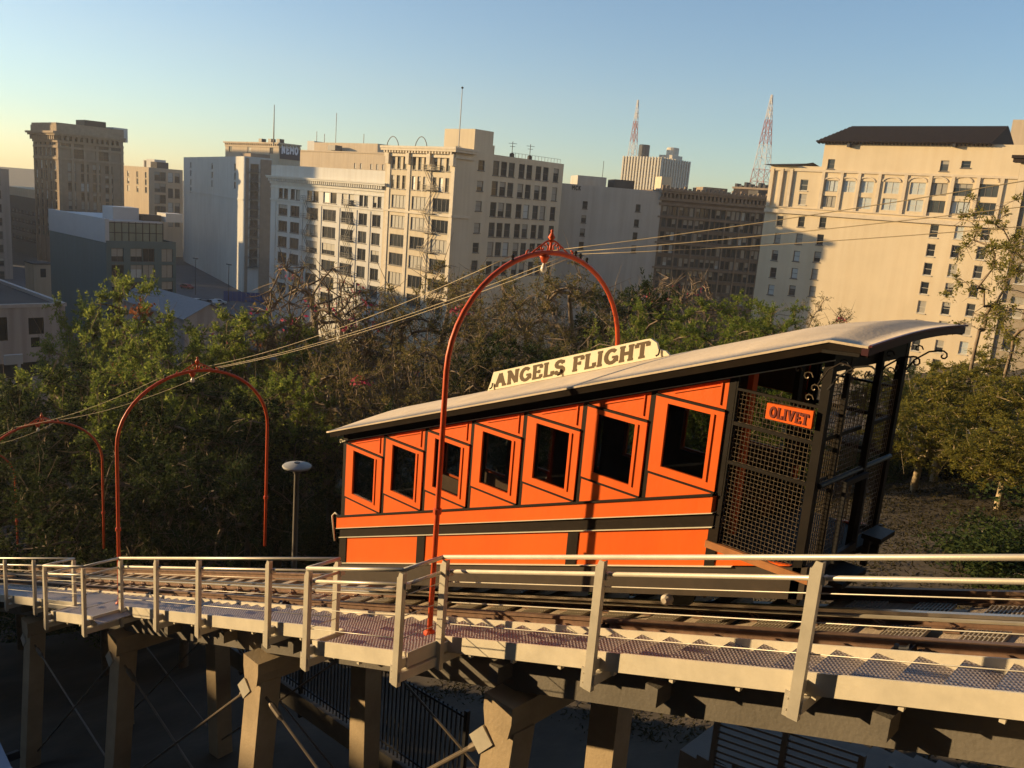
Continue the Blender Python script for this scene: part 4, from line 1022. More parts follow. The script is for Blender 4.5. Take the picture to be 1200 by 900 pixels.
# --- lit block right of the tower
B = Bld('commercial_building', 'block with sunlit yellow wall and dark striped windows between brown tower and white building', 174, 196, 400, 120, 214, M_SUNT, vL=192, vR=200)
B.grid('L', acol(B, 'L', [T1(x, 510) for x in (905, 845, 780)]), zrow(B, 'L', [T1(900, y) for y in (510, 560, 615)]), 2.0, 2.4)
cc = acol(B, 'R', [T1(x, 560) for x in (985, 1005, 1025)]) + acol(B, 'R', [T1(x, 560) for x in (1078, 1100, 1125, 1147)])
B.grid('R', cc[:3], zrow(B, 'R', [T1(1000, y) for y in (520, 560, 600, 640, 680, 720, 760, 800)]), 2.4, 3.6, nx=1, nz=2); B.grid('R', cc[3:], zrow(B, 'R', [T1(1100, y) for y in (530, 570, 640, 690, 740, 790, 840)]), 2.2, 4.0, nx=1, nz=2)
B.build()
a = 1
for k, (a, w, h) in enumerate(((1, 6, 2.5), (10, 8, 3.6), (21, 6, 3), (30, 5, 3.4))): B.block(a, a + w, 4 + 3 * k, 9 + 3 * k, B.zt - .9, B.zt + h, 'roof_unit', M_WHITEW if k % 2 else M_TAR)
# --- left edge pieces
B = Bld('edge_building', 'grey windowed block cut by the left edge of the photo', -22, 196, 300, -80, 10, plaster('grey_stucco', (0.27, 0.24, 0.21), .2), vL=193, vR=200)
B.grid('L', [2.2 + 3.2 * k for k in range(3)], [B.zt - 3.5 - 4 * k for k in range(8)], 1.7, 2.4); B.grid('R', [1.6 + 2.6 * k for k in range(4)], [B.zt - 3.5 - 4 * k for k in range(8)], 1.4, 2.4)
B.build()
B = Bld('parking_structure', 'dark parking structure with a sunlit upper deck behind the left edge buildings', 42, 233, 375, -60, None, mat('deck_in_shade', (0.06, 0.055, 0.05), .8), wR=20, vL=231)  # dark wall colour stands for the unlit storeys under the lit deck
B.grid('L', [3 + 4 * k for k in range(10)], [B.zt - 6 - 3.4 * k for k in range(4)], 3.2, 1.8, pane=0, sill=False); B.build()
B.block(.2, 40, .3, 16, B.zt - .9, B.zt + 3.2, 'upper_deck', M_SUNT)

# --- teal-grey building with rooftop pavilion
M_TEAL = plaster('teal_grey_paint', (0.085, 0.14, 0.145), .08)
M_PANEL = mat('pale_grey_panel', (0.42, 0.43, 0.43), .6, 0, .05, .5)
T2 = lambda x, y: (x / 3.6, 190 + y / 3.6)
B = tea = Bld('teal_building', 'low teal-grey building with blank side wall, white parapet panel and glass roof pavilion', 124, 282, 180, 57, 206, M_TEAL, vL=248, vR=287)
zr = zrow(B, 'R', [T2(490, y) for y in (392, 462, 535, 610)])
B.grid('R', acol(B, 'R', [T2(x, 392) for x in (495, 537, 575, 627, 662, 705)]), zr, 2.3, 2.6, nx=2, nz=1, sill=False); B.build()
zp = B.sz('L', 100, 254)[1]; zq = B.sz('L', 100, 279)[1]
B.slab('L', .02, B.wL, zq, zp + .3, .12, 'parapet_panel', M_PANEL, d0=.6)
zg0 = B.zt - .4; a1 = B.sz('R', 192, 262)[0]
gp = MB(); gm = MB(); npn = 8
for k in range(npn):
    for r in range(2):
        x0 = .5 + (a1 - .5) * k / npn; x1 = .5 + (a1 - .5) * (k + 1) / npn; z0 = zg0 + .1 + r * (zp - zg0 - .5) / 2; z1 = z0 + (zp - zg0 - .5) / 2
        p = MB(); p.prism([B.P('R', x0 + .08, z0 + .05, -.5), B.P('R', x1 - .08, z0 + .05, -.5), B.P('R', x1 - .08, z1 - .05, -.5), B.P('R', x0 + .08, z1 - .05, -.5)], Vector((B.dL[0], B.dL[1], 0)) * .06)
        p.build('pane', glass_dark('pavilion_glass', (0.2, 0.23, 0.18), .05), B.root)
for k in range(npn + 1): x0 = .5 + (a1 - .5) * k / npn; gm.bar(B.P('R', x0, zg0, -.5), B.P('R', x0, zp - .2, -.5), .14)
for zz in (zg0 + .1, zg0 + .1 + (zp - zg0 - .5) / 2, zp - .35): gm.bar(B.P('R', .45, zz, -.5), B.P('R', a1, zz, -.5), .14)
gm.build('pavilion_frame', M_IRON, B.root)
B.block(.6, B.wL - 1, .65, a1, zp - .3, zp, 'pavilion_roof', M_PANEL); B.block(2, B.wL - 2, 1.2, a1 - .3, zg0, zp - .3, 'pavilion_core', M_TEAL)
B.block(4, 9, 3, 8, zp, zp + 2.4, 'roof_unit', M_PANEL); B.block(3, 6, 8.5, 12, zp, zp + 1.2, 'duct', M_TAR); B.block(2, 6, 12.5, 16, zp, zp + 1.7, 'roof_unit', M_WHITEW)

# --- grey blank building, right of centre
B7 = lambda x, y: (650 + x / 3.6, 100 + y / 3.6)
M_GREYW = plaster('grey_white_paint', (0.50, 0.47, 0.41), 0.12)
yw = math.radians(-38)
B = gry = Bld('grey_blank_building', 'grey-white blank-walled building with two columns of small windows, right of the cream corner building', 640, 213, 205, None, 777, M_GREYW, yaw=yw, wL=20, vR=222)
for x, ys_ in ((128, (505, 565, 621, 677, 730)), (352, (518, 582, 637, 692))):
    B.grid('R', [B.sz('R', *B7(x, ys_[0]))[0]], zrow(B, 'R', [B7(x, y) for y in ys_]), 1.2, 1.75, nx=1, nz=2)
B.build()
z = B.zt
a = B.sz('R', *B7(175, 400))[0]; B.block(2, 10, a - 4, a + 3, z - .9, z + 2.2, 'stair_head', M_GREYW); a = B.sz('R', *B7(295, 415))[0]; B.block(2, 8, a - 2, a + 3, z - .9, z + 2.0, 'roof_unit', M_TAR)
a = B.sz('R', *B7(478, 410))[0]; B.block(2, 7, a - 1, a + 1.6, z - .9, z + 3.6, 'roof_tank', M_CREAMW)
mb = MB()
lettering(mb, 'MCK', lambda x, zz: B.P('R', B.sz('R', *B7(72, 436))[0] + x, z - 1.3 + zz, .02), 1.0, t=.26, ts=.2, gap=.1, outward=tuple(-q * .03 for q in (B.dL[0], B.dL[1], 0)), width=2.2); mb.build('lettering', M_IRON, B.root, kind='stuff')
a = B.sz('R', *B7(210, 430))[0]; MB().tube([B.P('R', a, z, -3), B.P('R', a, z + 6, -3)], .07, 5).build('mast', M_IRON, B.root)

# --- brown ornate block
K5 = lambda x, y: (760 + x / 5.62, 200 + y / 5.62)
M_UMB = mat('umber_brick', (0.165, 0.122, 0.085), .9, 0, .2, .6)
M_UMBT = mat('umber_terracotta', (0.22, 0.165, 0.115), .85, 0, .25, 1.0)
B = brn = Bld('brown_block', 'dark brown block with many rows of paired windows and a crowded cornice', 774, 222, 212, None, 908, M_UMB, yaw=yw, wL=20, vR=240)
cols = acol(B, 'R', [K5(x, 285) for x in (105, 143, 173, 215, 250, 285, 327, 357, 390, 427, 461, 492, 530, 562, 592, 627, 657, 692, 720, 748)])
rows = zrow(B, 'R', [K5(461, y) for y in (290, 370, 455, 540, 622, 700, 778, 855)])
B.grid('R', cols, rows, 1.05, 2.1, nx=1, nz=1); B.build()
B.cornice(B.zt, [(-3.6, -3.0, .4), (-2.4, -1.7, .7), (-.7, -.2, 1.2), (-.2, .3, 1.5)], M_UMBT, 'R', dent=(-1.7, -.7, .9, .5, 1.0))
mb = MB(); a = .6
while a < B.wR: mb.prism([B.P('R', a - .3, B.zt + .3, 0), B.P('R', a + .3, B.zt + .3, 0), B.P('R', a + .3, B.zt + .3, .8), B.P('R', a - .3, B.zt + .3, .8)], (0, 0, random.choice((.4, .8)))); a += 1.1
mb.build('roof_cresting', M_UMBT, B.root, kind='stuff')
for i in range(2, len(cols) - 1, 3): a = (cols[i] + cols[i + 1]) / 2; B.slab('R', a - .18, a + .18, B.zb, B.zt - 3.6, .2, 'pilaster', M_UMBT)
for zz in [(rows[i] + rows[i + 1]) / 2 for i in (0, 2, 4)]: B.slab('R', 0, B.wR, zz - .3, zz + .1, .3, 'string_course', M_UMBT)
B.block(3, 9, 26, 36, B.zt - .9, B.zt + 1.9, 'roof_unit', M_TAR); B.block(3, 9, 12, 18, B.zt - .9, B.zt + 1.6, 'roof_shed', M_BRNT)

# --- distant finned tower
F7 = lambda x, y: (720 + x / 5.455, 90 + y / 5.455)
B = fin_ = Bld('finned_tower', 'distant tower with pale vertical fins and rooftop drums above the grey building', 776, 185, 560, 731.5, 808, mat('fin_dark', (0.13, 0.12, 0.11), .7), vL=183, vR=190)
B.build(); mf = mat('fin_cream', (0.60, 0.54, 0.42), .8)
for f, W_, n in (('L', B.wL, 13), ('R', B.wR, 11)):
    for k in range(n + 1): a = W_ * k / n; B.slab(f, max(a - .55, 0) if f == 'L' else max(.02, a - .45), a + .55, B.zb, B.zt + .5, .8, 'fin', mf)
    for k in range(9): B.slab(f, .05, W_ - .05, B.zt - 2 - 4 * k, B.zt - .8 - 4 * k, .3, 'spandrel', mat('fin_spandrel', (0.32, 0.28, 0.22), .8))
for a, b, r, h, m in ((20, 8, 3.6, 9, M_IRON), (6, 20, 4, 8.5, M_TRIM)): 
    p = B.pt(a, b, B.zt - 1); MB().lathe(tuple(p), [(r, 0), (r, h), (r * .9, h + .4)], 14).build('roof_drum', m, B.root)
B.block(2, 12, 14, 26, B.zt - 1, B.zt + 3, 'plant_room', M_TRIM)

# --- radio masts
M_MAST = mat('mast_red', (0.35, 0.12, 0.10), .6); M_MASTW = mat('mast_white', (0.6, 0.58, 0.55), .6)
def radio_mast(label, ut, vt, ub, vb, dist, wb):
    b = at_dist(ub, vb, dist); t = at_dist(ut, vt, dist); b0 = Vector((b[0], b[1], -38)); H = t[2] + 38
    o = thing('radio_mast', label, 'radio mast', tuple(b0), 'radio masts on the skyline')
    n = 16
    def half(z):
        f = z / H; return wb * (1 - f) * .5 + .35
    segs = [(H * i / n, H * (i + 1) / n) for i in range(n)]
    for k in range(0, n):
        z0, z1 = segs[k]; mb = MB(); h0, h1 = half(z0), half(z1)
        for sx, sy in ((1, 1), (1, -1), (-1, -1), (-1, 1)):
            mb.bar((sx * h0, sy * h0, z0), (sx * h1, sy * h1, z1), .30)
        for q in range(4):
            c = [(1, 1), (1, -1), (-1, -1), (-1, 1)]; a, bb = c[q], c[(q + 1) % 4]
            mb.bar((a[0] * h0, a[1] * h0, z0), (bb[0] * h1, bb[1] * h1, z1), .17); mb.bar((bb[0] * h0, bb[1] * h0, z0), (a[0] * h1, a[1] * h1, z1), .17); mb.bar((a[0] * h1, a[1] * h1, z1), (bb[0] * h1, bb[1] * h1, z1), .17)
        mb.build('lattice_section', M_MAST if (k // 2) % 2 == 0 else M_MASTW, o)
    return o
radio_mast('red and white lattice radio mast standing behind the finned tower', 745.5, 117, 741, 182, 640, 12)
radio_mast('red and white lattice radio mast left of the tile-roofed building, taller of the two', 902.5, 111, 890, 220, 520, 17)
# low far roofs between
B = Bld('far_rooftops', 'low dark rooftop block under the taller radio mast', 905, 222, 330, 860, None, M_TILE, wR=20, vL=219); B.build()
B.cornice(B.zt, [(-.4, .3, .6)], M_BRNT, 'L')
for k in range(8): B.block(2 + k * 1.9, 3 + k * 1.9, 2, 5, B.zt - .9, B.zt + 1 + (k % 3) * .6, 'roof_unit', M_TAR)

# --- tall cream building with tiled roof
Q8 = lambda x, y: (940 + x / 4.615, 130 + y / 4.615); Q3 = lambda x, y: (890 + x / 3.87, 230 + y / 3.87)
M_RIGHT = plaster('warm_cream_wall', (0.62, 0.52, 0.36), .05)
M_RTRIM = mat('warm_cream_trim', (0.58, 0.49, 0.36), .8, 0, .1, 1.0)
# corner is the right end of the big sunlit face
pY = 154.3; pc = at_y(1196, 210, pY)
rgt = thing('tile_roofed_building', 'tall cream building with dark tiled roof and two-storey loggia, right side of the photo', 'building', (pc[0], pc[1], -40))
B = Bld('', '', 1196, 210, math.hypot(pc[0], pc[1]), 963, None, M_RIGHT, wR=26, vL=195, parent=rgt, parapet=.5)
B.zt = B.sz('L', 1060, 168.0)[1]
o2 = B.P('L', B.wL + .002, 0) + B.off
V = Bld('', '', 963, 195, math.hypot(o2[0], o2[1]), 897, None, M_RIGHT, wR=22, vL=245, parent=rgt, parapet=.5)
V.o = (o2[0], o2[1]); V.zt = V.sz('L', 940, 194.5)[1]; V.wL = V.sz('L', 897, 245)[0]
def put(cols, rows, w, h, **kw):
    for p, q in zip(cols, rows):
        a, z = B.sz('L', p, q); T = B
        if a > B.wL: T = V; a -= B.wL
        T.win('L', a, z, w, h, **kw)
lx = (158, 250, 348, 485, 625, 735, 867, 1008)
for i, x in enumerate(lx):
    for y0, dx in ((406 + (x - 158) * .03, 0), (490 + (x - 158) * .048, -14)):
        if i == 1 and dx: continue
        kw = dict(nx=2, nz=2, fm=M_FRAMEW, pane=3) if 1 <= i <= 4 else dict(nx=3, nz=1, pane=None)
        u, v = Q8(x + dx, y0); put([u], [v], 2.5 if i < 5 else 2.9, 2.0, sill=False, **kw)
for cx in ((792, 777, 763, 748, 735, 722, 709, 695), (905, 888, 875, 860, 845, 830, 815, 800), (1025, 1005, 990, 973, 957, 941, 925)):
    for k, x in enumerate(cx): u, v = Q3(x, 158 + k * 86 + (cx[0] - 792) * .06); put([u], [v], 1.35, 2.1, nx=1, nz=2, fm=M_FRAMEW)
for cx in ((93, 82, 70, 62, 52), (190, 180, 168, 158, 148), (287, 275, 262, 250, 240)):
    for k, x in enumerate(cx): u, v = Q3(x, 112 + k * 78 + (cx[0] - 93) * .035); put([u], [v], 1.25, 1.9, nx=1, nz=2)
for x, y in ((285, 211), (320, 210), (355, 210), (712, 214), (751, 213), (790, 213)): u, v = Q8(x, y); put([u], [v], .95, 2.0, nx=1, nz=2, fm=M_FRAMEW, pane=1)
for x, y in ((157, 287), (770, 297)): u, v = Q8(x, y); put([u], [v], 1.3, 1.7)
u, v = Q8(887, 289); put([u], [v], 1.4, 1.1, pane=0)
B.zb = -40
for x in (10, 35): u, v = Q8(x, 400 + x * .1); put([u], [v], 1.5, 2.0, nx=1, nz=2, fm=M_FRAMEW); u, v = Q8(x - 8, 478); put([u], [v], 1.5, 2.0, nx=1, nz=2, fm=M_FRAMEW)
B.build(); V.build()
WT = B.wL + V.wL
aL = B.sz('L', 963, 195)[0]
zt_main = B.zt; z_eave = B.sz('L', 1060, 168)[1]
z1 = B.sz('L', *Q8(480, 338))[1]; B.slab('L', 0, WT, z1 - .2, z1 + .2, .3, 'string_course', M_RTRIM)
z2 = B.sz('L', *Q8(480, 580))[1]; B.slab('L', 0, WT, z2 - .45, z2 + .25, .5, 'string_course', M_RTRIM); B.slab('L', 0, WT, z2 + .6, z2 + .8, .25, 'sill_band', M_RTRIM)
for x in (105, 205, 300, 410, 552, 685, 808, 945, 1075):
    a = B.sz('L', *Q8(x, 440))[0]; B.slab('L', a - .28, a + .28, z2 + .8, z1 - .2, .28, 'pilaster', M_RTRIM)
for i, x in enumerate(lx):
    a, z = B.sz('L', *Q8(x, 388)); mb = MB(); pts = [B.P('L', a + 1.5 * math.cos(t), z + .15 + .75 * math.sin(t), .08) for t in [math.pi * k / 8 for k in range(9)]]
    for p, q in zip(pts[:-1], pts[1:]): mb.bar(p, q, .18, .22)
    mb.build('arch_moulding', M_RTRIM, B.root)
# arched heads over the little triple windows
for x, y in ((285, 190), (320, 189), (355, 189), (712, 193), (751, 192), (790, 192)):
    a, z = B.sz('L', *Q8(x, y)); mb = MB(); mb.prism([B.P('L', a + .475 * math.cos(t), z + .25 + .4 * math.sin(t), .02) for t in [math.pi * k / 8 for k in range(9)]], tuple(B.P('L', 0, 0, .03) - B.P('L', 0, 0, .0))); mb.build('window_head', PANES[1], B.root)
# tiled roof
a0 = B.sz('L', 1158, 165)[0]; a1 = B.wL
z_eave = B.zt + .02; zr_ = at_y(1060, 148.5, pY + 6.5)[2]
rf = MB()
e0, e1 = a0 - .9, a1 + 1.3
A = [B.P('L', e0, z_eave, 1.1), B.P('L', e1, z_eave, 1.1), B.P('L', e1, z_eave, -14), B.P('L', e0, z_eave, -14)]
R0, R1 = B.P('L', e0, zr_, -6.5), B.P('L', e1 - 3.0, zr_, -6.5)
rf.add(A + [R0, R1], [(0, 1, 5, 4), (2, 3, 4, 5), (1, 2, 5), (0, 4, 3), (0, 3, 2, 1)]); rfo = rf.build('tile_roof', M_TILE, B.root)
k = 0
L_ = (B.P('L', e1, 0, 0) - B.P('L', e0, 0, 0)).length; n = 88; mbt = MB()
for i in range(n):
    a = e0 + (e1 - e0) * (i + .5) / n; top = B.P('L', min(a, e1 - 3), zr_, -6.45); f = 1.0
    if a > e1 - 3: f = (e1 - a) / 3
    bot = B.P('L', a, z_eave + .05, 1.2); tp = bot + (B.P('L', a, zr_ + .05, -6.4) - bot) * f
    mbt.bar(bot, tp, .22, .16)
mbt.build('tile_ribs', M_TILE, rfo, kind='stuff')
for i in range(0, 46): a = e0 + (e1 - e0) * (i + .5) / 46; 
mbr = MB()
for i in range(46): a = e0 + (e1 - e0) * (i + .5) / 46; mbr.bar(B.P('L', a, z_eave - .18, 0), B.P('L', a, z_eave - .08, 1.0), .2, .25)
mbr.build('rafter_ends', M_TILE, rfo, kind='stuff')
for x in (262, 832):
    a, z = B.sz('L', *Q8(x, 188)); mb = MB(); mb.bar(B.P('L', a, z, .1), B.P('L', a, z, 1.0), .5, .6); mb.bar(B.P('L', a, z, .6), B.P('L', a - 2.2, z + .7, .5), .16); mb.build('wall_bracket', M_IRON, B.root)
gm = MB(); c3 = [B.P('L', e0 + .3, z_eave - .05, -.5), B.P('L', e0 + .3, z_eave - .05, -12.5), B.P('L', e0 + .3, zr_ - .6, -6.5)]; gm.prism(c3, tuple(B.P('L', .25, 0, 0) - B.P('L', 0, 0, 0))); gm.build('gable_wall', M_GREYW, B.root)
# left wing: dark overhanging roof and the columns of its end porch
w0, w1 = B.wL + .3, B.wL + V.wL
wl_ = B.sz('L', 906, 197)[0]
mb = MB(); zt_ = V.zt + .02
A = [B.P('L', B.wL + 4.5, zt_, 1.3), B.P('L', wl_ + 1.5, zt_, 1.3), B.P('L', wl_ + 1.5, zt_, -13), B.P('L', B.wL + 4.5, zt_, -13)]
mb.add(A + [B.P('L', B.wL + 4.5, zt_ + 1.1, -6), B.P('L', wl_ - 4, zt_ + .9, -6)], [(0, 1, 5, 4), (2, 3, 4, 5), (1, 2, 5), (0, 4, 3), (0, 3, 2, 1)]); mb.build('wing_roof', M_TILE, B.root)
for k in range(3): B.slab('L', w1 - .9 - 1.9 * k, w1 - .3 - 1.9 * k, z2 + .8, V.zt - .6, .42, 'column', M_RTRIM)
# --- building at the right edge
M_EDGE = plaster('tan_stone', (0.36, 0.30, 0.22), .2)  # darker tan than the neighbouring walls
pe = at_y(1178, 330, 118.0)
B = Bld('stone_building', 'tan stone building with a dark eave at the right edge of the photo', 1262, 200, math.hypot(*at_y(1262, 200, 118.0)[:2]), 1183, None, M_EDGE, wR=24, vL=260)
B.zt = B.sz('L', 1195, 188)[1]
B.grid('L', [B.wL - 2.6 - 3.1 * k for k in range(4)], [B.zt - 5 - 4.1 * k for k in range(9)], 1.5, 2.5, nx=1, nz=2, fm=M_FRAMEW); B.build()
B.cornice(B.zt, [(-.3, .15, 1.2), (.15, .5, 1.5)], M_TILE, 'L'); B.slab('L', B.wL - .9, B.wL - .1, B.zb, B.zt - .3, .3, 'quoin', M_RTRIM)
B.slab('L', 0, B.wL, B.zt - 17.4, B.zt - 16.9, .4, 'string_course', M_RTRIM)
B = Bld('rear_tower', 'sunlit tan tower top peeking behind the tiled roof at the right edge', 1230, 140, 260, 1187, None, M_SUNT, wR=20, vL=142); B.build()

# ------------------------------------------------------------------ trees
LG = leaf_mat('leaves_feathery', (0.09, 0.14, 0.025), (0.19, 0.24, 0.045), (0.32, 0.34, 0.08), .55)
LB = leaf_mat('leaves_olive', (0.11, 0.105, 0.035), (0.19, 0.165, 0.055), (0.26, 0.19, 0.075), .5)
LD = leaf_mat('leaves_shade_dark', (0.022, 0.038, 0.012), (0.04, 0.06, 0.018), (0.065, 0.08, 0.022), .3)  # deep shade of the lower trees put into the leaf colour
LR = leaf_mat('leaves_bright', (0.10, 0.15, 0.025), (0.19, 0.24, 0.045), (0.30, 0.32, 0.07), .55)
LY = leaf_mat('leaves_autumn', (0.14, 0.15, 0.035), (0.25, 0.235, 0.05), (0.38, 0.31, 0.06), .55)
LP = leaf_mat('blossom_pink', (0.5, 0.05, 0.13), (0.6, 0.09, 0.17), (0.65, 0.13, 0.16), .4)
LO = leaf_mat('blossom_orange', (0.25, 0.09, 0.04), (0.30, 0.11, 0.05), (0.22, 0.08, 0.04), .4)

def quads(name, m, c, d, u, s, aspect):
    L = d * s; Wd = u * s / aspect; n = len(c)
    v = np.stack([c - L * .5, c - L * .05 + Wd * .5, c + L * .5, c - L * .05 - Wd * .5], 1).reshape(-1, 3)
    me = bpy.data.meshes.new(name); me.vertices.add(n * 4); me.vertices.foreach_set('co', v.ravel().astype(np.float32))
    me.loops.add(n * 4); me.loops.foreach_set('vertex_index', np.arange(n * 4, dtype=np.int32))
    me.polygons.add(n); me.polygons.foreach_set('loop_start', np.arange(0, n * 4, 4, dtype=np.int32))
    try: me.polygons.foreach_set('loop_total', np.full(n, 4, dtype=np.int32))
    except Exception: pass
    me.materials.append(m); me.update(calc_edges=True); me.validate(); return me
def unit(a): return a / np.linalg.norm(a, axis=1)[:, None]
def leaves_mesh(name, m, cents, sig, per, size, rng, flat=0.42, aspect=2.3):
    """loose cloud of leaves round each point"""
    c = np.repeat(np.asarray(cents), per, axis=0); n = len(c)
    c = c + rng.normal(0, 1, (n, 3)) * np.array([sig, sig, sig * flat])
    d = rng.normal(0, 1, (n, 3)); d[:, 2] = d[:, 2] * .6 - .25; d = unit(d)
    u = rng.normal(0, 1, (n, 3)); u -= d * (u * d).sum(1)[:, None]; u = unit(u)
    return quads(name, m, c, d, u, size * rng.uniform(.6, 1.35, n)[:, None], aspect)
def sprays_mesh(name, m, cents, L, per, size, rng, droop=.3, sprigs=7, aspect=2.5):
    """each clump is a handful of sprigs that reach out from it, with leaflets along both sides"""
    c0 = np.asarray(cents); K = len(c0)
    o = c0.copy(); o[:, 2] -= c0[:, 2].mean() - 1.0; o = unit(o + 1e-6)
    dirs = unit(rng.normal(0, 1, (K, sprigs, 3)).reshape(-1, 3) + .75 * np.repeat(o, sprigs, axis=0) + np.array([0, 0, .35]))
    ln = L * rng.uniform(.6, 1.5, K * sprigs); base = np.repeat(c0, sprigs, axis=0)
    k = max(3, per // sprigs); n = K * sprigs * k
    t = rng.uniform(.08, 1.0, n); D = np.repeat(dirs, k, axis=0); Ln = np.repeat(ln, k); B_ = np.repeat(base, k, axis=0)
    p = B_ + D * (Ln * t)[:, None]; p[:, 2] -= droop * Ln * t * t
    side = unit(np.cross(D, rng.normal(0, 1, (n, 3)) * .45 + np.array([0, 0, 1.0])))
    sg = np.where(rng.random(n) < .5, -1, 1)[:, None]
    d = unit(side * sg + D * .55 + rng.normal(0, .28, (n, 3)) - np.array([0, 0, .15]))
    s = (size * rng.uniform(.65, 1.3, n) * (1.15 - .5 * t))[:, None]
    p = p + d * s * .55
    u = rng.normal(0, .5, (n, 3)) + np.cross(d, np.array([0, 0, 1.0])); u -= d * (u * d).sum(1)[:, None]; u = unit(u)
    return quads(name, m, p, d, u, s, aspect)

def tree_kind(seed, H, R, cb, K, per, size, sig, lm, bark, r0, flower=None, fl_share=0.0, lean=0.0, cone=0.0, droop=0.0, twig=1.0, bare=0.0, spray=0.3):
    """H height, R crown radius, cb height of the crown's base; skeleton grown from the trunk to each clump"""
    rng = np.random.default_rng(seed)
    cz = (H + cb) / 2; hz = (H - cb) / 2
    lobes = [(rng.normal(0, 1, 3), rng.uniform(.5, 1.0)) for _ in range(7)]
    pts = []
    while len(pts) < K:
        p = rng.normal(0, 1, 3); p /= np.linalg.norm(p); rr = rng.uniform(.25, 1) ** .55
        lob = 0.72 + 0.28 * max(0, max(float(p @ (l[0] / np.linalg.norm(l[0]))) ** 3 * l[1] for l in lobes)) + rng.normal(0, .06)
        q = p * rr * lob
        t = (q[2] + 1) / 2
        sc = (1 - cone * t)
        pts.append((q[0] * R * sc + lean * t * R, q[1] * R * sc, cz + q[2] * hz - droop * (q[0] ** 2 + q[1] ** 2) * hz))
    pts.sort(key=lambda p: math.hypot(p[0], p[1]) + .6 * abs(p[2] - cb))
    nodes = [np.array((0, 0, -.6))]; par = [-1]
    nt_ = 6
    for i in range(1, nt_ + 1):
        z = (cb + hz * .35) * i / nt_; nodes.append(np.array((rng.normal(0, .06) * H * .05 + lean * .25 * R * i / nt_, rng.normal(0, .06) * H * .05, z))); par.append(len(nodes) - 2)
    for p in pts:
        p = np.array(p); A = np.array(nodes); dd = np.linalg.norm(A - p, axis=1) + .35 * np.maximum(0, A[:, 2] - p[2]); dd[:3] += 2
        j = int(np.argmin(dd)); mid = (A[j] + p) / 2 + rng.normal(0, .05, 3) * np.linalg.norm(A[j] - p) + np.array((0, 0, .06)) * np.linalg.norm(A[j] - p)
        nodes.append(mid); par.append(j); nodes.append(p); par.append(len(nodes) - 2)
    cnt = [1] * len(nodes)
    for i in range(len(nodes) - 1, 0, -1): cnt[par[i]] += cnt[i]
    tot = cnt[0]; mb = MB()
    rad = [max(.018 * twig, r0 * (c / tot) ** .52) for c in cnt]
    for i in range(1, len(nodes)):
        a, b = par[i], i
        mb.tube([nodes[a], nodes[b]], [min(rad[a], rad[b] * 1.35), rad[b]], 7 if rad[b] > .08 else 4 if rad[b] > .03 else 3, False)
    for p in pts:                                      # twigs
        for _ in range(int(3 * twig)):
            e = np.array(p) + rng.normal(0, 1, 3) * sig * 1.2; mb.tube([p, (np.array(p) + e) / 2 + rng.normal(0, .06, 3), e], [.016 * twig, .011 * twig, .006], 3, False)
    tm = mb.mesh('trunk', bark, True)
    leafy = [p for p in pts if rng.random() > bare]
    cm = sprays_mesh('crown', lm, leafy, sig * 1.5, per, size, rng, droop=spray) if spray else leaves_mesh('crown', lm, leafy, sig, per, size, rng)
    fm = None
    if flower:
        out_ = sorted(pts, key=lambda p: -(math.hypot(p[0], p[1]) / R + (p[2] - cb) / (H - cb)))[:max(2, int(K * fl_share))]
        fm = leaves_mesh('blossom', flower, out_, sig * .55, max(4, per // 5), size * 1.5, rng)
    H = max(p[2] for p in pts) + sig * .7
    return dict(H=H, R=R, t=tm, c=cm, f=fm)

KIND = {
 'feathery': tree_kind(11, 13, 4.4, 3.4, 92, 300, .21, .60, LG, M_BARK, .26, LO, .03, cone=.35),
 'feathery2': tree_kind(12, 12, 4.8, 3.0, 96, 290, .21, .62, LG, M_BARK, .24, cone=.1),
 'olive': tree_kind(13, 13, 5.0, 3.2, 120, 150, .17, .58, LB, M_BARK, .30, twig=1.6, bare=.12),
 'olive2': tree_kind(14, 12, 4.6, 2.8, 112, 130, .17, .56, LB, M_BARK, .26, LP, .03, twig=1.6, bare=.15),
 'silk': tree_kind(15, 13, 4.6, 4.5, 120, 26, .16, .45, LB, M_BARK, .34, LP, .22, twig=2.2, bare=.3),
 'bright': tree_kind(16, 11, 4.5, 2.8, 104, 290, .19, .58, LR, M_BARK, .24, cone=.1),
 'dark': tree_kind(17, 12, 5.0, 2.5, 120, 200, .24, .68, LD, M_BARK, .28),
 'autumn': tree_kind(18, 8, 4.2, 2.4, 130, 230, .20, .50, LY, M_PALEBARK, .22, droop=.25, twig=.6),
 'thin': tree_kind(19, 16, 2.7, 5.0, 50, 95, .22, .38, LY, M_BARK, .11, twig=1.0, bare=.05),
}
TGROUP = 'trees on the hillside park'
def tree(kind, u, vtop, dist, label, rscale=1.0, name=None, rot=None, group=TGROUP):
    k = KIND[kind]; p = at_dist(u, vtop, dist); z0 = hill(p[0], p[1]); h = max(3.0, p[2] - z0)
    o = thing(name or {'f': 'feathery_tree', 'o': 'olive_tree', 's': 'silk_tree', 'b': 'leafy_tree', 'd': 'shade_toned_tree', 'a': 'sycamore_tree', 't': 'slender_tree'}[kind[0]], label, 'tree', (p[0], p[1], z0 - .1), group)  # the dark kind carries its shade in the leaf colour
    sz = h / k['H']; sr = max(.6, min(1.15, sz)) * rscale * (.95 if kind == 'autumn' else .88)
    o.scale = (sr, sr, sz); o.rotation_euler = (0, 0, random.uniform(0, 6.28) if rot is None else rot)
    inst('trunk', k['t'], o); inst('crown', k['c'], o)
    if k['f']: inst('blossom', k['f'], o)
    return o
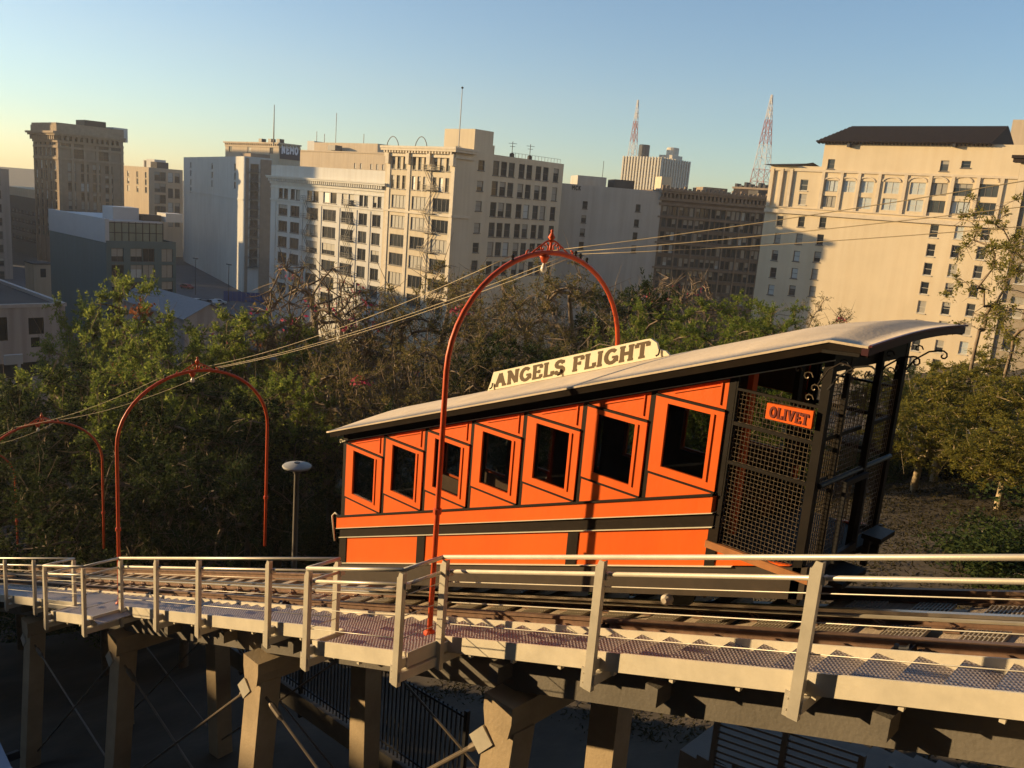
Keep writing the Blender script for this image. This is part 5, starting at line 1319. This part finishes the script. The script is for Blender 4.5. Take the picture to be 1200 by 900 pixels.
T = [
 # kind, px column, px row of the top, distance, label
 ('feathery', 150, 318, 58, 'tallest feathery green tree in front of the teal-grey building, sunlit top', 1.0),
 ('feathery2', 105, 352, 66, 'green tree just right of the low flat-roofed building', 1.0),
 ('feathery2', 205, 378, 50, 'light green tree behind the second arch, left of its ornament', .95),
 ('feathery', 262, 372, 57, 'yellow-green tree in front of the gabled sheds', 1.1),
 ('feathery2', 322, 362, 52, 'yellow-green tree below the pink blossom tree, left side', 1.05),
 ('silk', 362, 300, 55, 'bare twiggy tree with pink blossoms in front of the pale office block', 1.2),
 ('olive2', 415, 330, 60, 'brown twiggy tree below the fire escape of the pale office block', 1.0),
 ('olive', 470, 334, 56, 'olive brown tree below the cream corner building, left of centre', 1.05),
 ('olive', 535, 300, 58, 'olive brown tree left of the nearest arch top, in front of the cream building', 1.1),
 ('olive2', 600, 318, 50, 'brown tree seen through the nearest arch, left half', 1.05),
 ('olive', 668, 300, 54, 'brown leafy tree seen through the nearest arch, under its lamp', 1.1),
 ('dark', 735, 322, 60, 'dark green tree behind the right leg of the nearest arch', 1.0),
 ('silk', 805, 318, 62, 'twiggy tree with faint pink blossom in front of the brown block', 1.0),
 ('bright', 850, 342, 52, 'bright green rounded tree in front of the brown block', 1.1),
 ('bright', 772, 352, 46, 'bright green tree right of the roof sign', .95),
 ('bright', 918, 350, 50, 'bright green tree against the shaded corner of the tile-roofed building', 1.0),
 ('olive2', 962, 345, 56, 'thin brown-green tree beside the blank cream wall above the car roof', .8),
 ('feathery2', 40, 425, 48, 'green tree at the left edge below the low building', 1.0),
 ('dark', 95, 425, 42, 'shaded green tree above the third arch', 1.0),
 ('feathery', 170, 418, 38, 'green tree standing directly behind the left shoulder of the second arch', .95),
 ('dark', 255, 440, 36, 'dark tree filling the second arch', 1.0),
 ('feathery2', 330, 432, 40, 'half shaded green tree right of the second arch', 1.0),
 ('olive', 395, 400, 42, 'olive tree above the lower end of the car roof, left', 1.0),
 ('olive2', 455, 395, 39, 'brown tree directly above the lower end of the car roof', 1.0),
 ('olive', 530, 388, 41, 'brown tree behind the left leg of the nearest arch', 1.05),
 ('dark', 600, 385, 43, 'dark brown-green tree just above the roof sign, left half', 1.0),
 ('olive2', 690, 375, 42, 'twiggy brown tree just above the roof sign, right half', 1.0),
 ('bright', 745, 385, 38, 'green tree touching the right end of the roof sign', .85),
 ('bright', 835, 372, 38, 'green bushy tree just above the middle of the car roof', 1.0),
 ('bright', 905, 368, 42, 'green bushy tree above the car roof, nearest the cream wall', .95),
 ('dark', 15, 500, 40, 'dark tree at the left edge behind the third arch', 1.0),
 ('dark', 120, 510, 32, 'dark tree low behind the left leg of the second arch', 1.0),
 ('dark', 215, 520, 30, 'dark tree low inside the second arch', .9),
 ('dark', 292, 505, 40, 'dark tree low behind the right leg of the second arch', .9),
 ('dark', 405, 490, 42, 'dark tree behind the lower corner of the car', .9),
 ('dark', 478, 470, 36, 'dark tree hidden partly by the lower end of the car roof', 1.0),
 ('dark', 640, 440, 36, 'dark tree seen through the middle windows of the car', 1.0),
 ('bright', 800, 430, 34, 'green tree seen through the upper windows of the car', 1.0),
 ('bright', 925, 440, 32, 'green tree behind the screened platform of the car', .9),
 ('autumn', 1120, 425, 38, 'yellow-brown sycamore with sunlit pale trunk right of the car', 1.15),
 ('autumn', 1165, 412, 46, 'olive sycamore at the right, behind the yellow-brown one', 1.25),
 ('autumn', 1205, 440, 36, 'dark leaved sycamore cut by the right edge of the photo', 1.1),
 ('autumn', 1040, 432, 50, 'yellow sycamore just behind the upper platform of the car', 1.0),
 ('autumn', 1090, 470, 33, 'low yellow-green bushy tree just right of the upper car platform', 1.0),
 ('autumn', 1190, 495, 31, 'low dark-leaved bushy tree at the right edge above the bank', 1.0),
 ('bright', 1065, 425, 58, 'green tree glimpsed behind the yellow-brown sycamore', 1.0),
 ('thin', 1178, 225, 44, 'tall thin tree with sparse leaves in front of the tile-roofed building', .95),
 ('thin', 1214, 262, 40, 'tall sparse tree cut by the right edge of the photo', 1.0),
]
for kd, u, v, d, lab, rs in T: tree(kd, u, v, d, lab, rs)
# dark undergrowth
def shrub_kind(seed, lm, K=46, per=170, size=.11):
    rng = np.random.default_rng(seed); pts = [(rng.normal(0, .8), rng.normal(0, .8), abs(rng.normal(.5, .35))) for _ in range(K)]
    mb = MB()
    for p in pts[::2]: mb.tube([(rng.normal(0, .1), rng.normal(0, .1), -.3), (p[0] * .5, p[1] * .5, p[2] * .6), p], [.03, .02, .01], 3, False)
    return mb.mesh('stem', M_BARK), leaves_mesh('foliage', lm, pts, .28, per, size, rng)
SK = [shrub_kind(31, LD), shrub_kind(32, LD), shrub_kind(33, LB)]
rs = random.Random(5); n = 0
for k in range(420):
    x = rs.uniform(-62, 4); y = rs.uniform(13.5, 46)
    if x > -15 and y < 36 and (y < 20 or rs.random() < .8): continue
    if -32 < x < -16 and 10 < y < 20: continue
    if math.hypot(x, y) < 13: continue
    if n >= 170: break
    n += 1
    o = thing('shrub', 'dark leafy shrub in the shade on the hillside', 'shrub', (x, y, hill(x, y) - .1), 'undergrowth shrubs on the hillside')
    s = rs.uniform(.6, 1.5); o.scale = (s * 1.2, s * 1.2, s); o.rotation_euler = (0, 0, rs.uniform(0, 6.28))
    st, fo = SK[rs.choice((0, 0, 1, 1, 2))]; inst('stem', st, o); inst('foliage', fo, o)
# dry grass on the bank at the right
rng = np.random.default_rng(9); gx = rng.uniform(-16, 6, 14000); gy = rng.uniform(14, 40, 14000)
pts = [(a, b, hill(a, b) + .05) for a, b in zip(gx, gy)]
gm_ = leaves_mesh('bank_grass', leaf_mat('dry_grass', (0.03, 0.028, 0.012), (0.045, 0.04, 0.018), (0.07, 0.055, 0.025), .3), pts, .14, 7, .13, rng, .5, 4.0)
go = bpy.data.objects.new('grass', gm_); COL.objects.link(go); go['kind'] = 'stuff'

# ------------------------------------------------------------------ street level, lower left
zst = -34.9
lot = MB(); lot.box((-330, 30, -34.95), (-150, 200, zst)); structure(lot.build('road', M_ASPH))
B = Bld('low_building', 'low flat-roofed grey building with broken upper windows, lower left corner', 76, 356, 118, 6, None, plaster('pale_stucco', (0.42, 0.36, 0.32), .25), wR=.1, vL=330)
# the wall we see runs towards the camera side, so build it as the face to the left of the corner
B.root.name = 'low_building'; o_ = B.o
for q in list(B.root.children): bpy.data.objects.remove(q)
bx0, by1, bz = o_[0], o_[1], B.zt; bl = 34.0; bd = 40.0
lb = B.root; lb.location = (bx0, by1, -36)
H_ = bz + 36
wz_ = [(2.5, 4.2, H_ - 3.6, H_ - 1.6), (6.5, 8.6, H_ - 4.2, H_ - 1.4), (11.0, 14.2, H_ - 5.2, H_ - 1.5), (3.0, 4.0, H_ - 5.2, H_ - 4.0), (2.0, 10.5, H_ - 8.8, H_ - 7.0), (16.5, 18.5, H_ - 5.4, H_ - 3), (20, 24, H_ - 8.8, H_ - 6.6)]
mb = MB(); xs_ = sorted({0, bl} | {q[0] for q in wz_} | {q[1] for q in wz_}); zs_ = sorted({0, H_} | {q[2] for q in wz_} | {q[3] for q in wz_})
for z0, z1 in zip(zs_[:-1], zs_[1:]):
    for a0, a1 in zip(xs_[:-1], xs_[1:]):
        if any(q[0] < (a0 + a1) / 2 < q[1] and q[2] < (z0 + z1) / 2 < q[3] for q in wz_): continue
        mb.add([(0, -a0, z0), (0, -a1, z0), (0, -a1, z1), (0, -a0, z1)], [(0, 1, 2, 3)])
mb.box((-bd, -bl, 0), (-.6, -bl + .3, H_)); mb.box((-bd, -.3, 0), (-.01, 0, H_ - .02)); mb.box((-bd, -bl + .3, 0), (-bd + .3, -.3, H_))
mb.build('wall', MATS['pale_stucco'], lb)
rb = MB(); rb.box((-bd + .1, -bl + .1, H_ - .5), (-.3, -.31, H_ - .3)); rb.build('roof', M_TAR, lb)
pr = MB(); pr.box((-.35, -bl, H_ - .3), (.12, .15, H_ + .12)); pr.box((-bd, -.35, H_ - .3), (-.35, .14, H_ + .11)); pr.build('parapet', mat('coping', (0.45, 0.40, 0.36), .8), lb)
for a0, a1, z0, z1 in wz_: MB().box((-.45, -a1, z0), (-.3, -a0, z1)).build('window', PANES[0], lb)
for a, b in ((-12, -8), (-20, -16), (-9, -20)): MB().box((a, b, H_ - .3), (a + 1.2, b + 1.4, H_ + .5)).build('roof_unit', M_PANEL, lb)
# gabled sheds and lot wall in front of the parked cars
def shed(u, v, dist, w, l, h, label):
    p = at_dist(u, v, dist); z = p[2]; o = thing('gabled_shed', label, 'shed', (p[0], p[1], zst), 'gabled sheds by the parking lot'); H = z - zst
    wm_ = MATS['pale_stucco']
    mb = MB(); mb.prism([(0, 0, 0), (0, w, 0), (0, w, H - h), (0, w / 2, H), (0, 0, H - h)], (-l, 0, 0)); mb.build('wall', wm_, o)
    for s in (0, 1):
        mb = MB(); y0 = -0.4 if s == 0 else w + .4
        mb.prism([(.4, y0, H - h - .2), (.4, w / 2, H + .15), (.4, w / 2, H + .3), (.4, y0, H - h - .05)], (-l - .8, 0, 0)); mb.build('roof', mat('shed_roof', (0.25, 0.25, 0.25), .8), o)
    MB().box((0.01, w * .3, 0), (.06, w * .7, 3)).build('door', M_IRON, o)
shed(216, 358, 150, 9, 26, 2.2, 'pale gabled shed between the teal-grey building and the trees')
bf = thing('blue_fence', 'blue hoarding fence at the foot of the white blank-walled building', 'fence', (0, 0, 0))
a = at_dist(262, 331, 265); b = at_dist(326, 336, 262)
for k in range(12):
    t0, t1 = k / 12, (k + 1) / 12; p = a + (b - a) * t0; q = a + (b - a) * (t1 - .006)
    MB().bar((p[0], p[1], zst + 1.4), (q[0], q[1], zst + 1.4), .08, 2.8).build('panel', mat('blue_hoarding', (0.03, 0.07, 0.22), .6), bf)
def car_kind(col, nm):
    cm = mat(nm, col, .3, .1, .03); body = MB()
    prof = [(-2.2, .35), (2.2, .35), (2.25, .75), (1.3, .95), (.6, 1.42), (-1.1, 1.45), (-1.9, .98), (-2.25, .85)]
    body.xz(prof, -.85, .85); gl = MB(); gl.xz([(1.15, .97), (.6, 1.36), (-1.05, 1.39), (-1.7, .99)], -.87, .87)
    wh = MB().tube([(0, -.1, 0), (0, .1, 0)], .33, 12)
    return body.mesh('body', cm), gl.mesh('window', PANES[0]), wh.mesh('wheel', M_IRON)
CK = [car_kind((.03, .03, .035), 'car_black'), car_kind((.4, .4, .42), 'car_silver'), car_kind((.25, .03, .03), 'car_red'), car_kind((.5, .5, .48), 'car_white')]
def parked(p, rz, k, label, group='cars parked along the lots'):
    o = thing('parked_car', label, 'car', tuple(p), group); o.rotation_euler = (0, 0, rz); b, g_, w = CK[k]
    inst('body', b, o); inst('window', g_, o)
    for x, y in ((1.35, .8), (1.35, -.8), (-1.35, .8), (-1.35, -.8)): inst('wheel', w, o, (x, y, .33))
    return o
CL = ['black', 'silver', 'red', 'white']
for k, (u, v, d) in enumerate(((214, 331, 255), (222, 330, 257), (231, 331, 256), (240, 331, 254), (249, 332, 255), (222, 352, 200), (232, 354, 198), (206, 349, 203), (231, 339, 235), (219, 318, 290), (256, 331, 256))):
    p = at_dist(u, v, d); ck = (k * 5 + 1) % 4
    parked((p[0], p[1], zst + .01), .3 + k * .7, ck, f'{CL[ck]} car in the open parking lot beyond the sheds, number {("one","two","three","four","five","six","seven","eight","nine","ten","eleven")[k]} of the loose row' if False else f'{CL[ck]} car parked in the open lot below the white blank wall')
for k, (u, v, d, ck) in enumerate(((1075, 541, 41, 0), (1140, 556, 40, 0), (1170, 552, 43, 3))):
    p = at_dist(u, v, d); 
    parked((p[0], p[1], hill(p[0], p[1]) + .05), .2 + .3 * k, ck, ('black car half hidden behind the bank beneath the yellow-brown sycamore', 'black car beyond the bank right of the pale sycamore trunk', 'white car beyond the bank near the right edge')[k])
def lot_lamp(u, v, dist, label, h=9):
    p = at_dist(u, v, dist); o = thing('lot_lamp', label, 'street lamp', (p[0], p[1], zst), 'lamps in the parking lot'); H = p[2] - zst
    MB().tube([(0, 0, 0), (0, 0, H)], [.12, .08], 6).build('pole', M_IRON, o); MB().box((-1.2, -.25, H - .1), (1.2, .25, H + .15)).build('lamp_head', M_IRON, o)
lot_lamp(229, 303, 275, 'dark lamp standing before the white blank wall, left one'); lot_lamp(268, 310, 262, 'dark lamp standing before the white blank wall, right one')
# kiosk sliver in the sun
p = at_dist(50, 310, 230); o = thing('small_block', 'small orange-lit block beside the teal-grey building wall', 'building', (p[0], p[1], -35)); z = p[2] + 35
mb = MB(); mb.box((-6, -2, 0), (0, 2, z)); mb.build('wall', M_SUNT, o); mb = MB(); mb.box((-6.2, -2.2, z), (.2, 2.2, z + .3)); mb.build('roof', M_TAR, o); MB().box((0.01, -.6, z - 3), (.05, .6, z - 1)).build('window', PANES[0], o)
p = at_dist(22, 424, 88); o = thing('sign_post', 'pale sign board on a post beside the low building', 'sign', (p[0], p[1], hill(p[0], p[1]))); z = p[2] - hill(p[0], p[1])
MB().bar((0, 0, 0), (0, 0, z), .22).build('post', M_PANEL, o); MB().box((-.1, -1.2, z - .2), (.1, .3, z + .7)).build('board', M_PANEL, o)
# park lamp
p = at_dist(348, 545, 26); zg = hill(p[0], p[1]); H = p[2] - zg
o = thing('park_lamp', 'grey park lamp with a flat disc head left of the car', 'street lamp', (p[0], p[1], zg))
MB().lathe((0, 0, 0), [(.14, 0), (.14, .3), (.09, .35), (.08, H - .3), (.10, H - .25), (.2, H - .12)], 12).build('pole', M_GREYR, o, smooth=True)
MB().lathe((0, 0, 0), [(.2, H - .12), (.43, H - .08), (.45, H - .03), (.42, H + .0), (.18, H + .05), (.12, H + .07)], 24).build('lamp_head', mat('lamp_disc', (0.30, 0.30, 0.29), .6), o, smooth=True)
MB().lathe((0, 0, 0), [(.09, H + .065), (.09, H + .09)], 12).build('lamp_cap', M_IRON, o)

# car at the lower left corner under the viaduct
pb = Vector(at_dist(15, 886, 19.6)); Rm = Matrix.Rotation(-math.atan(SL), 3, 'Y')
o = thing('service_car', 'pale blue car with dark wing mirror cut by the lower left corner of the photo', 'car', tuple(pb - Rm @ Vector((1.0, 1.0, 1.08))))
o.rotation_euler = Rm.to_euler()
cb_ = mat('car_pale_blue', (.35, .42, .52), .25, .3, .03)
mb = MB(); mb.xz([(-2.2, .35), (2.2, .35), (2.25, .75), (1.35, .98), (.7, 1.45), (-1.1, 1.48), (-1.9, 1.0), (-2.25, .85)], -.85, .85); mb.build('body', cb_, o)
mb = MB(); mb.xz([(1.15, 1.0), (.62, 1.39), (-1.05, 1.42), (-1.7, 1.02)], -.87, .87); mb.build('window', PANES[0], o)
for x, y in ((1.35, .8), (1.35, -.8), (-1.35, .8), (-1.35, -.8)): MB().tube([(x, y - .1, .33), (x, y + .1, .33)], .33, 14).build('wheel', M_IRON, o)
mb = MB(); mb.box((.9, .88, 1.0), (1.08, 1.12, 1.16)); mb.build('wing_mirror', M_IRON, o)

# ------------------------------------------------------------------ outside the frame: unseen blocks placed to shape the light, the plaza behind the camera
M_DGL = mat('dark_tower_glass', (0.04, 0.045, 0.05), .25, 0, .1, .2)
def side_block(name, label, x0, x1, y0, y1, z1, m):
    o = thing(name, label, 'building', ((x0 + x1) / 2, (y0 + y1) / 2, -40)); cx, cy = (x0 + x1) / 2, (y0 + y1) / 2
    mb = MB(); mb.box((x0 - cx, y0 - cy, 0), (x1 - cx, y1 - cy, z1 + 40)); mb.build('wall', m, o)
    mb = MB(); mb.box((x0 - cx - .4, y0 - cy - .4, z1 + 40), (x1 - cx + .4, y1 - cy + .4, z1 + 41)); mb.build('parapet', M_RTRIM, o)
    k = 0; z = z1 + 36
    wmb = MB()
    while z > 3:
        wmb.box((x1 - cx + .02, y0 - cy + 2, z - 2.2), (x1 - cx + .06, y1 - cy - 2, z)); wmb.box((x0 - cx + 2, y1 - cy + .02, z - 2.2), (x1 - cx - 2, y1 - cy + .06, z)); z -= 4
    wmb.build('window_bands', PANES[0], o, kind='stuff')
#SIDE
HN = ('lowest', 'second lowest', 'third lowest', 'fourth lowest', 'fifth lowest', 'sixth lowest', 'seventh lowest', 'eighth lowest', 'ninth lowest', 'tenth lowest', 'eleventh lowest',
      'eleventh highest', 'tenth highest', 'ninth highest', 'eighth highest', 'seventh highest', 'sixth highest', 'fifth highest', 'fourth highest', 'third highest', 'second highest', 'highest')
for k in range(22):  # unseen stepped row, shaped so its tops set the shadow line under the track
    x0 = -138 + 4 * k; x = x0 + 2 + 71.6
    w = -6.3 if x > -8.5 else -5.0 if x > -13.5 else -3.6 if x > -18.5 else -3.3 if x > -22.8 else -1.4
    side_block('shade_step_block', HN[k] + ' block of an unseen stepped row added to set the shadow line on the track', x0, x0 + 3.9, -62, -40, w + .357 * x + 13.2, M_WHITEW)
side_block('corner_shade_block', 'unseen mid-rise block placed left of the picture to shade the street', -262, -206, -60, 48, -1.0, M_GREYW)  # unseen, placed and sized to shade the teal-grey building
side_block('street_shade_block', 'unseen low block placed left of the picture to shade the low roof', -172, -122, -45, 18, 1.5, M_GREYW)  # unseen, placed to shade the low roof and the lower trees
side_block('avenue_shade_block', 'unseen tall block added left of the picture to shade the white wall', -470, -405, 50, 94, 37.0, M_WHITEW)  # added out of view to shade the white blank wall
side_block('far_shade_block', 'unseen tall block placed left of the picture to shade the office block', -378, -317, 24, 58, 38.0, M_WHITEW)  # unseen, placed and sized to shade the pale office block
side_block('sky_block_tower', 'unseen tall tower added left of the viewpoint to hold back sky light', -50, 12, -74, -28, 70, M_DGL)  # added out of view so less sky light reaches the ravine
# plaza deck, and towers behind the camera enlarged to block sky light
o = thing('plaza_deck', 'concrete plaza deck at the top of the hill behind the viewpoint', 'plaza', (0, 0, 0))
mb = MB(); mb.box((-.8, -70, -14), (70, .6, -1.65)); mb.build('deck', M_CONC, o)
side_block('plaza_tower', 'tall office tower on the plaza behind the viewpoint', 26, 70, -60, -4, 120, M_DGL)
side_block('hill_tower', 'tall office tower up the hill behind the viewpoint', 26, 70, 6, 62, 100, M_DGL)

side_block('bounce_tower', 'unseen pale tower added to bounce sunlight onto the shaded walls, nearer one', 130, 170, 128, 205, 135, M_WHITEW)  # two unseen towers added as reflectors for the walls facing uphill
side_block('bounce_tower', 'unseen pale tower added to bounce sunlight onto the shaded walls, farther one', 130, 170, 215, 300, 120, M_WHITEW)
# unseen wall and terrace, added to keep sky light from under the viaduct
o = thing('sky_block_wall', 'unseen grey concrete wall added opposite the viaduct to hold back sky light', 'wall', (0, 0, 0))
mb = MB(); mb.prism([(-75, 1.2, wz(-1.75, -75)), (-.85, 1.2, wz(-1.75, -.85)), (-.85, 1.2, -15), (-75, 1.2, -40)], (0, -.4, 0)); mb.build('wall', M_CONCD, o)
mb = MB(); mb.prism([(-75, .8, wz(-1.95, -75)), (-.85, .8, wz(-1.95, -.85)), (-.85, .8, -15), (-75, .8, -40)], (0, -45, 0)); mb.build('terrace', M_SOIL, o)

# ------------------------------------------------------------------ air
hz = bpy.data.materials.new('haze_air'); hz.use_nodes = True; ht = hz.node_tree; ht.nodes.clear()
ho = ht.nodes.new('ShaderNodeOutputMaterial'); hv = ht.nodes.new('ShaderNodeVolumePrincipled')
hv.inputs['Color'].default_value = (0.95, 0.93, 0.9, 1); hv.inputs['Density'].default_value = 0.00028; hv.inputs['Anisotropy'].default_value = 0.3
ht.links.new(hv.outputs[0], ho.inputs['Volume'])
hb = MB().box((-900, -140, -42), (220, 900, 135)).build('haze', hz); hb['kind'] = 'stuff'
